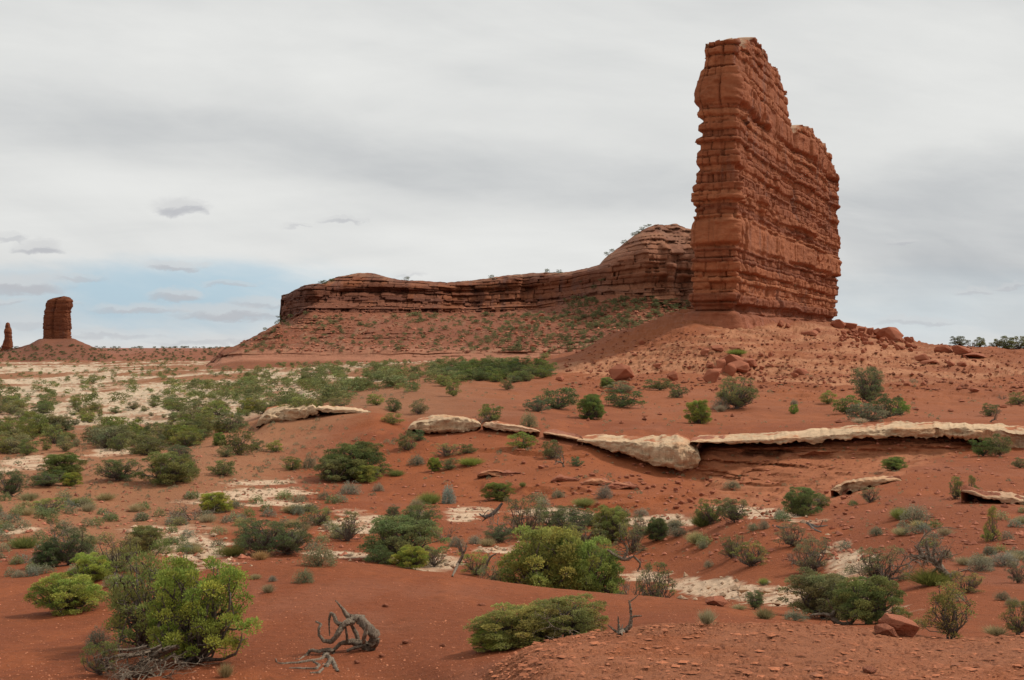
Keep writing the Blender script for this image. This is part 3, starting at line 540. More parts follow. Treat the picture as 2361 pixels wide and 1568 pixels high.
ledge([(1112, 976), (1160, 979), (1215, 986), (1245, 993)], [(1112, 986), (1150, 991), (1200, 995), (1245, 998)], [(1112, 92.0), (1245, 88)], 3.5, 'crumbling pink and cream rock rim between the flaky shelf and the bulging nose', 106, rag=.6, colr=A(.55, .34, .21))
ledge([(1252, 996), (1300, 1005), (1345, 1013)], [(1252, 999), (1300, 1009), (1345, 1017)], [(1252, 87.5), (1345, 84)], 2.5, 'thin brownish slab edge leading down to the bulging nose', 116, rag=.6, colr=A(.48, .27, .16))
Yx = SG.at(1980, 1132).y
ledge([(1915, 1127), (1940, 1117), (1980, 1109), (2030, 1103), (2080, 1106)], [(1915, 1132), (1950, 1136), (1990, 1127), (2040, 1114), (2080, 1111)], Yx-.4, 2.2, 'small tilted tan slab jutting out of the soil above the gully', 107, colr=A(.50, .32, .19), und=.35)
Yx = SG.at(2320, 1162).y
ledge([(2215, 1128), (2240, 1131), (2270, 1142), (2320, 1147), (2361, 1154), (2440, 1160)], [(2215, 1131), (2240, 1137), (2270, 1150), (2320, 1160), (2361, 1166), (2440, 1172)], Yx-.3, 2.5, 'low tan rock ledge running off the right edge', 108, colr=A(.46, .28, .17), und=.35)
for (a_, b_, p, lb, sd_) in ((1100, 1205, 1098, 'low broken red ledge on the slope left of the cream rock nose', 111), (1270, 1335, 1110, 'short red ledge with a dark crack beneath the cream rock nose', 112), (1340, 1420, 1118, 'jagged red ledge stepping down towards the gully', 113), (1395, 1475, 1127, 'lowest red ledge above the gully head', 114)):
    Yx = SG.at((a_+b_)/2, p).y
    ledge([(a_, p-4), (a_*.7+b_*.3, p-11), (b_, p-6)], [(a_, p), (a_*.6+b_*.4, p), (b_, p)], Yx-.3, 1.6, lb, sd_, colr=A(.30, .10, .055), und=1.0, rag=.5)
# ------------------------------------------------------------------ boulders
import bmesh
def boulder_mesh(seed):
    r = random.Random(seed); bm = bmesh.new()
    for i in range(15):
        v_ = Vector((r.gauss(0, 1), r.gauss(0, 1), r.gauss(0, 1))).normalized()*r.uniform(.8, 1.05); bm.verts.new((v_.x*.5, v_.y*.5, v_.z*.5))
    bmesh.ops.convex_hull(bm, input=bm.verts[:]); bmesh.ops.delete(bm, geom=[v_ for v_ in bm.verts if not v_.link_faces], context='VERTS')
    bmesh.ops.bevel(bm, geom=bm.edges[:]+bm.verts[:], offset=.022, segments=2, profile=.6, affect='EDGES')
    bmesh.ops.triangulate(bm, faces=bm.faces[:])
    for _ in range(2): bmesh.ops.subdivide_edges(bm, edges=[e for e in bm.edges if e.calc_length() > .09], cuts=1); bmesh.ops.triangulate(bm, faces=bm.faces[:])
    V_ = np.array([v_.co[:] for v_ in bm.verts]); n_ = fbm3(V_[:, 0]*4, V_[:, 1]*4, V_[:, 2]*7, seed, 4, .6)
    V_ = V_*(1+.07*n_[:, None]); V_[:, 2] -= V_[:, 2].min(); ext = V_.max(0)-V_.min(0); V_[:, :2] -= (V_.max(0)+V_.min(0))[:2]/2; V_ /= ext
    Q = np.array([[v_.index for v_ in f.verts] for f in bm.faces]); bm.free()
    return V_, Q, (A(.33, .112, .060)*(1+.22*n_[:, None])).astype(np.float32)
BM = []
for i in range(9):
    V_, Q, c = boulder_mesh(500+i); o = mesh_np('boulder', V_, Q, M_bould, c, smooth_=False, link=False); BM.append(o)
rb = random.Random(7)
def boulder(px, py, wpx, hpx, label, group=None, name='boulder', proto=None, S_=None, sink=.14, dep=1.0):
    p = (S_ or SG).at(px, py); k = p.y/FP; b = BM[proto if proto is not None else rb.randrange(len(BM))]
    o = bpy.data.objects.new(name, b.data); C.objects.link(o)
    W_, H_ = wpx*k, hpx*k/(1-sink); o.location = (p.x, p.y+W_*.35*dep, p.z-H_*sink); o.scale = (W_, W_*dep*rb.uniform(.7, 1), H_); o.rotation_euler = (R(rb.uniform(-7, 7)), R(rb.uniform(-8, 8)), R(rb.uniform(-25, 25)))
    return tag(o, label, 'boulder', group)
for px, py, w_, h_, lb in (
    (1440, 877, 52, 38, 'largest rounded boulder alone at the foot of the pale slope'), (1553, 879, 24, 28, 'dark upright boulder between the lone round boulder and the heap'),
    (1517, 850, 20, 10, 'low red stone left of the boulder heap'), (1463, 823, 14, 8, 'small stone high on the slope left of the fin foot'),
    (1645, 883, 44, 34, 'rounded front boulder of the heap below the fin'), (1665, 862, 26, 32, 'upright slab in the middle of the boulder heap'), (1688, 868, 30, 30, 'leaning slab in the boulder heap'), (1708, 862, 48, 34, 'broad block at the right of the boulder heap'),
    (1640, 852, 22, 14, 'small block on the top left of the boulder heap'), (1690, 845, 60, 26, 'flat topped rock behind the boulder heap'), (1730, 848, 40, 22, 'rear right rock of the boulder heap'),
    (1625, 822, 22, 16, 'upper left rock near the shrub above the heap'), (1655, 818, 30, 18, 'upper middle rock beside the yellow green shrub'), (1700, 816, 26, 12, 'upper right rock above the heap'),
    (1835, 873, 20, 12, 'smaller of two dark stones right of the heap, at the left'), (1850, 867, 38, 16, 'flat dark stone right of the heap'),
    (2060, 790, 62, 36, 'biggest angular block on the ridge right of the fin'), (2098, 792, 22, 14, 'wedge leaning on the right of the biggest ridge block'),
    (2028, 776, 22, 22, 'square block just left of the biggest ridge block'), (2008, 776, 18, 18, 'middle block of the ridge rubble'), (1990, 772, 22, 18, 'dark block of the ridge rubble nearest the tower'), (1965, 764, 34, 20, 'flat cap rock where the ridge leaves the tower'), (1935, 758, 36, 22, 'rock wedged against the right foot of the fin'),
    (1800, 757, 16, 22, 'pair of squared blocks at the foot of the fin, left one'), (1818, 757, 14, 16, 'pair of squared blocks at the foot of the fin, right one'), (1870, 778, 40, 14, 'tilted slab below the right half of the fin'), (1885, 768, 18, 12, 'rounded stone below the right half of the fin'),
    (2130, 838, 34, 20, 'dark hollowed boulder on the right slope'), (2150, 842, 40, 10, 'low slab beside the dark hollowed boulder'), (2185, 815, 50, 20, 'left block of the slab group on the right slope'), (2225, 822, 46, 22, 'middle block of the slab group on the right slope'), (2265, 828, 80, 16, 'long tapering slab on the right slope'),
    (2195, 845, 20, 12, 'small stone under the slab group, left'), (2222, 848, 20, 12, 'small stone under the slab group, right'), (2105, 868, 12, 8, 'small stone in the middle of the right slope'), (2250, 905, 22, 10, 'flat dark stone far right below the pale slope'),
    (2130, 895, 14, 12, 'rounded stone on the soil right of the big tree'), (2095, 890, 20, 8, 'tiny flat stone on the soil right of the big tree'),
    (1510, 735, 14, 18, 'upright block on the ramp left of the fin foot'), (1480, 796, 18, 12, 'stone below the ramp left of the fin'),
    (1290, 880, 20, 12, 'stone in the dark rubble of the mid slope')):
    boulder(px, py, w_, h_, lb)
boulder(2078, 1467, 88, 42, 'brown angular boulder beside the pale green sapling in the right foreground', proto=3, sink=.3)
boulder(2048, 1468, 50, 22, 'low slab against the left of the foreground boulder', proto=5, sink=.3)
boulder(1655, 1398, 52, 18, 'dark flat stone on the pale rock near the foreground crest', proto=2)
boulder(2010, 1555, 34, 12, 'flat shard lying on the near rock slab', proto=4)
for px, py, w_, lb in ((888, 1401, 16, 'small red stone on the foreground dome behind the driftwood'), (938, 1485, 26, 'lone stone on the foreground dome right of the driftwood'), (1020, 1492, 14, 'tiny stone on the dome halfway to the green bush'), (880, 1517, 16, 'thin stone lying in front of the driftwood'), (822, 1531, 14, 'small stone below the driftwood'), (1110, 1398, 22, 'flat stone high on the foreground dome')):
    boulder(px, py, w_, 7, lb, name='stone', sink=.25)
rr_ = random.Random(21)
for i in range(190):
    z_ = rr_.random()
    if z_ < .35: px, py, s_ = rr_.uniform(1930, 2110), 0, 0; py = 762+(px-1930)*.16+rr_.uniform(0, 26); s_ = rr_.uniform(6, 16)
    elif z_ < .6: px = rr_.uniform(1740, 2100); py = rr_.uniform(785, 845); s_ = rr_.uniform(4, 12)
    elif z_ < .8: px = rr_.gauss(1690, 60); py = rr_.gauss(850, 16); s_ = rr_.uniform(4, 14)
    else: px = rr_.uniform(1250, 2361); py = rr_.uniform(800, 905); s_ = rr_.uniform(4, 10)
    if py < 758: continue
    boulder(px, py, s_, s_*rr_.uniform(.5, .9), 'small red rock lying among the rubble on the slope below the fin', 'rubble rocks below the fin', name='rock')
for i in range(46):
    px = rr_.gauss(1260, 90); py = 745+(1320-px)*.10+rr_.gauss(0, 16); s_ = rr_.uniform(5, 15)
    o = boulder(px, py, s_, s_*.6, 'fallen block on the scree below the mesa cliffs', 'fallen blocks below the mesa', name='rock', S_=SM)
for i in range(60):
    px = rr_.gauss(1440, 110); py = rr_.gauss(1118, 22); s_ = rr_.uniform(5, 16)
    boulder(px, py, s_, s_*.5, 'red rock fragment on the broken slope under the pale nose', 'rock fragments under the pale rim', name='rock')
for i in range(40):
    px = rr_.uniform(1560, 1960); py = rr_.uniform(1130, 1190); s_ = rr_.uniform(5, 18)
    boulder(px, py, s_, s_*.5, 'red rock fragment at the foot of the smooth red bank', 'rock fragments at the foot of the bank', name='rock')
# loose grit and stones nobody could count
def stones(n_, place, smin, smax, colr, name, seed, flat=1.0):
    rs = np.random.RandomState(seed); base = np.array([[1, 0, 0], [0, 1, 0], [-1, 0, 0], [0, -1, 0], [0, 0, .55], [.1, .1, -.5]], float)
    F = np.array([[0, 1, 4], [1, 2, 4], [2, 3, 4], [3, 0, 4], [1, 0, 5], [2, 1, 5], [3, 2, 5], [0, 3, 5]])
    Vs, Fs, Cs = [], [], []; k = 0
    for i in range(n_):
        p = place(rs)
        if p is None: continue
        s_ = smin*(smax/smin)**(rs.rand()**2.2); a_ = rs.rand()*6.28; b = base*(1+.45*rs.randn(6, 1)*.6)*s_*.5; b = b*np.array([1, .75, flat]); ca, sa = math.cos(a_), math.sin(a_)
        b = np.stack([b[:, 0]*ca-b[:, 1]*sa, b[:, 0]*sa+b[:, 1]*ca, b[:, 2]], 1)+np.array(p)+np.array([0, 0, .1*s_]); Vs.append(b); Fs.append(F+k); k += 6
        Cs.append(np.repeat((colr*rs.uniform(.65, 1.35))[None], 6, 0))
    o = mesh_np(name, np.concatenate(Vs), np.concatenate(Fs), M_bould, np.concatenate(Cs), smooth_=False); return tag(o, kind='stuff')
def pl_fg(rs):
    px = rs.uniform(-30, 2400); py = 1290+290*rs.rand()**.8; return None if px > 1250 and py > 1470 and rs.rand() < .8 else SG.at(px, py)
def pl_mid(rs):
    px = rs.uniform(-30, 2400); py = 1000+300*rs.rand(); return SG.at(px, py)
def pl_far(rs):
    px = rs.uniform(1300, 2400); py = rs.uniform(765, 905)+(rs.rand() < .12)*rs.uniform(0, 100); return SG.at(px, py)
stones(12000, pl_fg, .010, .05, A(.44, .17, .09), 'gravel', 1)
stones(9000, pl_mid, .05, .35, A(.37, .135, .08), 'rubble', 2)
stones(4500, pl_far, .15, 1.2, A(.27, .09, .048), 'scree', 3)
def pl_mesa(rs):
    px = rs.uniform(545, 1600); py = rs.uniform(700, 812); return SM.at(px, py)
stones(5000, pl_mesa, .5, 3.2, A(.34, .13, .075), 'mesa_scree', 4)
SI, SJ = np.where((slab > .6) & (PXX > 1050) & (PXX < 2450) & (TT > 1.5) & (TT < 3.4))
def pl_slab(rs):
    i = rs.randint(len(SI)); return (GX2[SI[i], SJ[i]]+rs.randn()*.02, GY2[SI[i], SJ[i]]+rs.randn()*.02, GZ[SI[i], SJ[i]]+.004)
stones(3000, pl_slab, .02, .13, A(.33, .115, .055), 'rock_flakes', 6, .30)
WI, WJ = np.where((wash > .08) & (PXX > -30) & (PXX < 2400))
def pl_wash(rs):
    i = rs.randint(len(WI)); return (GX2[WI[i], WJ[i]]+rs.randn()*.4, GY2[WI[i], WJ[i]]+rs.randn()*.5, GZ[WI[i], WJ[i]]+.01)
stones(2600, pl_wash, .04, .40, A(.42, .28, .18), 'pale_rubble', 5)
# ------------------------------------------------------------------ vegetation
def tube_arr(path, rads, sides, rs=None):
    P = np.array(path, float); n_ = len(P); T_ = np.gradient(P, axis=0); T_ /= np.maximum(np.linalg.norm(T_, axis=1, keepdims=True), 1e-9)
    up = np.array([0, 0, 1.0]) if abs(T_[0, 2]) < .9 else np.array([1.0, 0, 0]); s1 = np.cross(T_, up); s1 /= np.maximum(np.linalg.norm(s1, axis=1, keepdims=True), 1e-9); s2 = np.cross(T_, s1)
    a_ = np.linspace(0, 2*math.pi, sides, endpoint=False); r = np.array(rads, float)[:, None, None]
    V_ = P[:, None]+r*(np.cos(a_)[None, :, None]*s1[:, None]+np.sin(a_)[None, :, None]*s2[:, None])
    return V_.reshape(-1, 3), gridq(n_, sides, True)
class Acc:
    def __init__(s): s.V = []; s.Q = []; s.C = []; s.n = 0
    def add(s, V_, Q, c):
        s.V.append(V_); s.Q.append(Q+s.n); s.n += len(V_); c = np.asarray(c, float); s.C.append(np.repeat(c[None], len(V_), 0) if c.ndim == 1 else c)
    def build(s, name, mat, smooth_=False, link=False): return mesh_np(name, np.concatenate(s.V), np.concatenate(s.Q), mat, np.concatenate(s.C), smooth_, link=link)
def leaves(acc, P, D, L_, w_, colr, rs):
    n_ = len(P); L_ = np.broadcast_to(L_, (n_,))[:, None]; w_ = np.broadcast_to(w_, (n_,))[:, None]; D = D/np.maximum(np.linalg.norm(D, axis=1, keepdims=True), 1e-9)
    S_ = np.cross(D, rs.randn(n_, 3)); S_ /= np.maximum(np.linalg.norm(S_, axis=1, keepdims=True), 1e-9)
    V_ = np.stack([P, P+D*L_*.45+S_*w_*.5, P+D*L_, P+D*L_*.45-S_*w_*.5], 1).reshape(-1, 3)
    acc.add(V_, np.arange(4*n_).reshape(-1, 4), np.repeat(colr, 4, 0))
def bent(a_, b_, rs, n_=6, sag=.12, jit=.05):
    a_ = np.array(a_, float); b_ = np.array(b_, float); t = np.linspace(0, 1, n_)[:, None]; L_ = np.linalg.norm(b_-a_)
    off = rs.randn(3)*sag*L_; P = a_*(1-t)+b_*t+np.sin(t*math.pi)*off+rs.randn(n_, 3)*jit*L_*np.sin(t*math.pi); return P
def twigs(acc, a_, d, L_, r, depth, rs, c, split=3, spread=.7):
    d = d/np.linalg.norm(d); b_ = a_+d*L_; P = bent(a_, b_, rs, 5, .10, .04)
    V_, Q = tube_arr(P, np.linspace(r, r*.55, 5), 4 if r > .006 else 3); acc.add(V_, Q, c*rs.uniform(.75, 1.25))
    if depth:
        for k in range(split):
            q = P[rs.randint(2, 5)]; nd = d+rs.randn(3)*spread; nd[2] += .12; twigs(acc, q, nd, L_*rs.uniform(.5, .85), r*.55, depth-1, rs, c, split, spread)
GREEN = A(.30, .30, .11); TIP = A(.64, .63, .20)
def make_tree(seed, nclump, nleaf, lsize, clr=.17, dome=.62, openness=0.0, twig=0, trunk_r=.035, flat=1.0, lowest=.08, lwid=.5, lean=0.0, cone=False, dark=A(.145, .15, .06), nm='tree'):
    rs = np.random.RandomState(seed); C_ = []; tries = 0
    while len(C_) < nclump and tries < 4000:
        tries += 1; z = lowest+(.90-lowest)*rs.rand(); a_ = rs.rand()*2*math.pi
        prof = math.sqrt(max(0, 1-((z-lowest-.25*(1-dome))/(1.02-lowest))**2)) if not cone else (1-z)*.9+.12
        low_in = min(1, .72+1.5*(z-lowest)); R_ = .5*prof*low_in*(rs.rand()**(.38)); R_ *= 1+.22*math.sin(a_*2+seed)+.16*math.sin(a_*3+seed*2)
        p = np.array([R_*math.cos(a_)+lean*z, R_*math.sin(a_), z])
        if all(np.linalg.norm(p-q) > clr*.8 for q in C_): C_.append(p)
    C_ = np.array(C_); rad = clr*rs.uniform(.55, 1.1, len(C_))
    cr = Acc(); tr = Acc()
    for c, r in zip(C_, rad):
        n_ = int(nleaf*(r/clr)**2); D = rs.randn(n_, 3); D /= np.linalg.norm(D, axis=1, keepdims=True); D[:, 2] = np.where(rs.rand(n_) < .45, np.abs(D[:, 2]), D[:, 2]); rr = r*rs.uniform(.35, 1.05, n_)**.7
        lump = 1+.35*np.sin(D[:, 0]*6+c[0]*40)*np.sin(D[:, 1]*6+c[1]*40)*np.sin(D[:, 2]*6+seed)
        P = c+D*(rr*lump)[:, None]*np.array([1, 1, .75*flat]); dd = D+rs.randn(n_, 3)*.6+np.array([0, 0, .6])
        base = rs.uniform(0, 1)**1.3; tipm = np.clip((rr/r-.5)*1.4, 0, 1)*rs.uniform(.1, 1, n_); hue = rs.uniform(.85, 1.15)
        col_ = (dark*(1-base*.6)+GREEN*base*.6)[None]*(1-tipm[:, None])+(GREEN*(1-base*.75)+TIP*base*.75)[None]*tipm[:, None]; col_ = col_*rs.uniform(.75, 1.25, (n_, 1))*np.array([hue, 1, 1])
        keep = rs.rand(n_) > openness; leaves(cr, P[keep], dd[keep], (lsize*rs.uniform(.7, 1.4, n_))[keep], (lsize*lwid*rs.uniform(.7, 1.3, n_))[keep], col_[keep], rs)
    nst = rs.randint(2, 5); forks = [np.array([rs.uniform(-.07, .07), rs.uniform(-.07, .07), rs.uniform(.05, .16)]) for _ in range(nst)]
    bc = A(.5, .5, .5)
    for f in forks:
        V_, Q = tube_arr(bent([f[0]*.3, f[1]*.3, -.06], f, rs, 5, .1, .02), np.linspace(trunk_r*1.1, trunk_r*.8, 5), 7); tr.add(V_, Q, bc)
    for c, r in zip(C_, rad):
        f = min(forks, key=lambda q: np.linalg.norm(q[:2]-c[:2]*.3)+rs.rand()*.05); P = bent(f, c+np.array([0, 0, -r*.1]), rs, 7, .13, .03)
        V_, Q = tube_arr(P, np.linspace(trunk_r*.55, .004, 7), 5); tr.add(V_, Q, bc)
        for _ in range(3+twig):
            q = P[rs.randint(3, 7)]; d = rs.randn(3); d[2] += .3; L_ = r*rs.uniform(.7, 1.5); V_, Q = tube_arr(bent(q, q+d/np.linalg.norm(d)*L_, rs, 4, .15, .05), np.linspace(.006, .002, 4), 3); tr.add(V_, Q, bc)
    return cr.build('crown', M_leaf), tr.build('trunk', M_bark, True)
def make_dead(seed, n_=7, depth=3, L_=.42, spread=.75, r=.02, split=3):
    rs = np.random.RandomState(seed); acc = Acc()
    for i in range(n_):
        a_ = rs.rand()*6.28; d = np.array([math.cos(a_)*.8, math.sin(a_)*.8, rs.uniform(.35, 1.1)]); twigs(acc, np.array([0, 0, -.04]), d, L_*rs.uniform(.7, 1.1), r, depth, rs, A(1, 1, 1), split, spread)
    return acc
def make_sage(seed, n_, L_, w_, c1, c2, stems=40, rnd=.8, upright=.3):
    rs = np.random.RandomState(seed); acc = Acc(); D = rs.randn(n_, 3); D /= np.linalg.norm(D, axis=1, keepdims=True); D[:, 2] = np.abs(D[:, 2]); rr = rs.uniform(.35, 1, n_)**.6
    rr = rr*(1+.18*np.sin(np.arctan2(D[:, 1], D[:, 0])*3+seed)+.1*np.sin(np.arctan2(D[:, 1], D[:, 0])*7+seed))
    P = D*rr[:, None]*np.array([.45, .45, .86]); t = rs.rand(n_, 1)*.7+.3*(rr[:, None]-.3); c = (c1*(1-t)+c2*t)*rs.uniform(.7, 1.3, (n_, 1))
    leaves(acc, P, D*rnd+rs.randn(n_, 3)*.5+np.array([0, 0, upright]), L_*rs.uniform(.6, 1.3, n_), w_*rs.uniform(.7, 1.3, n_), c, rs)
    for i in range(stems):
        d = rs.randn(3); d[2] = abs(d[2])+.2; d /= np.linalg.norm(d); V_, Q = tube_arr(bent([0, 0, -.04], d*np.array([.42, .42, .85])*rs.uniform(.6, 1.05), rs, 4, .1, .03), np.linspace(.012, .004, 4), 3); acc.add(V_, Q, A(.20, .17, .13)*rs.uniform(.6, 1.3))
    return acc
def make_broom(seed, n_, c1, c2, w_=.018, spread=.5):
    rs = np.random.RandomState(seed); acc = Acc(); b_ = np.concatenate([rs.randn(n_, 2)*.11, np.zeros((n_, 1))-.03], 1); D = np.concatenate([rs.randn(n_, 2)*spread*.7, rs.uniform(.6, 1.1, (n_, 1))], 1)+np.concatenate([b_[:, :2]*1.6, np.zeros((n_, 1))], 1)
    L_ = rs.uniform(.5, 1.0, n_); D /= np.linalg.norm(D, axis=1, keepdims=True); t = rs.rand(n_, 1); leaves(acc, b_, D, L_, w_, (c1*(1-t)+c2*t)*rs.uniform(.7, 1.25, (n_, 1)), rs); return acc
PROTO = {}
# near trees: juniper (dense), pinyon (dark, open), sparse sapling; far versions with fewer, larger sprays
PROTO['J'] = [make_tree(10+i, 95, 460, .024, .115, trunk_r=.035, lwid=.6) for i in range(4)]
PROTO['J'].append(make_tree(19, 120, 400, .022, .105, trunk_r=.04, lwid=.6, lean=.16, openness=.04, lowest=.14)); PROTO['P'] = [make_tree(30+i, 75, 330, .028, .105, openness=.15, twig=3, trunk_r=.030, lwid=.32, lowest=.16) for i in range(3)]
PROTO['O'] = [make_tree(50+i, 46, 190, .028, .10, openness=.2, twig=7, trunk_r=.026, lowest=.12, lwid=.42) for i in range(3)]
PROTO['K'] = [make_tree(70+i, 46, 170, .030, .10, openness=.2, twig=3, trunk_r=.018, lowest=.04, cone=True, lwid=.4) for i in range(2)]
PROTO['M'] = [make_tree(80+i, 34, 130, .055, .15, trunk_r=.03) for i in range(6)]
PROTO['F'] = [make_tree(90+i, 15, 46, .12, .20, trunk_r=.03) for i in range(6)]
dead = [make_dead(110+i) for i in range(4)]; PROTO['D'] = [a_.build('dead_shrub', M_dead) for a_ in dead]
PROTO['T'] = [make_dead(120+i, 1, 5, .42, .62, .04, 3).build('dead_tree', M_dead) for i in range(3)]
PROTO['S'] = [make_sage(130+i, 2600, .055, .022, A(.17, .165, .10), A(.36, .35, .235)).build('sagebrush', M_leaf) for i in range(4)]
PROTO['s'] = [make_sage(140+i, 420, .13, .05, A(.17, .165, .10), A(.34, .33, .21), 12).build('sagebrush', M_leaf) for i in range(4)]
PROTO['Y'] = [make_broom(150+i, 700, A(.30, .26, .10), A(.46, .42, .22)).build('grass_tuft', M_leaf) for i in range(3)]
PROTO['E'] = [make_broom(160+i, 1500, A(.17, .19, .055), A(.32, .33, .10), .014, .75).build('green_shrub', M_leaf) for i in range(3)]
PROTO['B'] = [make_sage(170, 2600, .06, .035, A(.22, .27, .25), A(.42, .50, .46)).build('sagebrush', M_leaf)]
rv = random.Random(99)
TINT = {'J': (1, 1, 1, 1), 'P': (.62, .78, .80, 1), 'O': (.95, .95, 1.0, 1), 'K': (1.15, 1.1, 1.0, 1), 'M': (.8, .85, .9, 1), 'F': (.75, .8, .85, 1)}
NAMES = {'J': ('juniper_tree', 'juniper'), 'P': ('pinyon_tree', 'pine tree'), 'O': ('juniper_tree', 'juniper'), 'K': ('sapling', 'sapling'), 'M': ('juniper_tree', 'juniper'), 'F': ('juniper_tree', 'juniper'),
         'D': ('dead_shrub', 'dead shrub'), 'T': ('dead_tree', 'dead tree'), 'S': ('sagebrush', 'sagebrush'), 's': ('sagebrush', 'sagebrush'), 'Y': ('grass_tuft', 'grass tuft'), 'E': ('green_shrub', 'shrub'), 'B': ('silver_shrub', 'shrub')}
def plant(kind, px, py, wpx, hpx, label, group=None, tint=None, S_=None, proto=None, dist=None, parts=True):
    p = (S_ or SG).at(px, py) if dist is None else SG.near(px, dist)
    k = p.y/FP; W_, H_ = wpx*k*1.0, hpx*k*1.0; nm, cat = NAMES[kind]; pr = PROTO[kind]; q = pr[(rv.randrange(len(pr)) if proto is None else proto) % len(pr)]
    t = tint or TINT.get(kind, (1, 1, 1, 1)); j = rv.uniform(.85, 1.15); t = (t[0]*j*rv.uniform(.92, 1.1), t[1]*j, t[2]*j*rv.uniform(.85, 1.15), 1); rot = rv.uniform(0, 6.28)
    if isinstance(q, tuple) and not parts: q = q[0]
    if isinstance(q, tuple):
        o = empty(nm, (p.x, p.y+W_*.18, p.z-.04*H_)); o.scale = (W_, W_*rv.uniform(.8, 1), H_); o.rotation_euler.z = 0
        for src in q:
            c = src.copy(); C.objects.link(c); c.parent = o; c.color = t; c.rotation_euler.z = rot
    else:
        o = q.copy(); o.name = nm; C.objects.link(o); o.location = (p.x, p.y+W_*.18, p.z-.02*H_); o.scale = (W_*1.05, W_*1.05, H_*1.05); o.rotation_euler.z = rot; o.color = t
    return tag(o, label, cat, group)
YG = (1.35, 1.48, .85, 1); DK = (.6, .72, .8, 1); GY_ = (1.05, .95, 1.35, 1); BR = (1.15, 1.2, .95, 1)
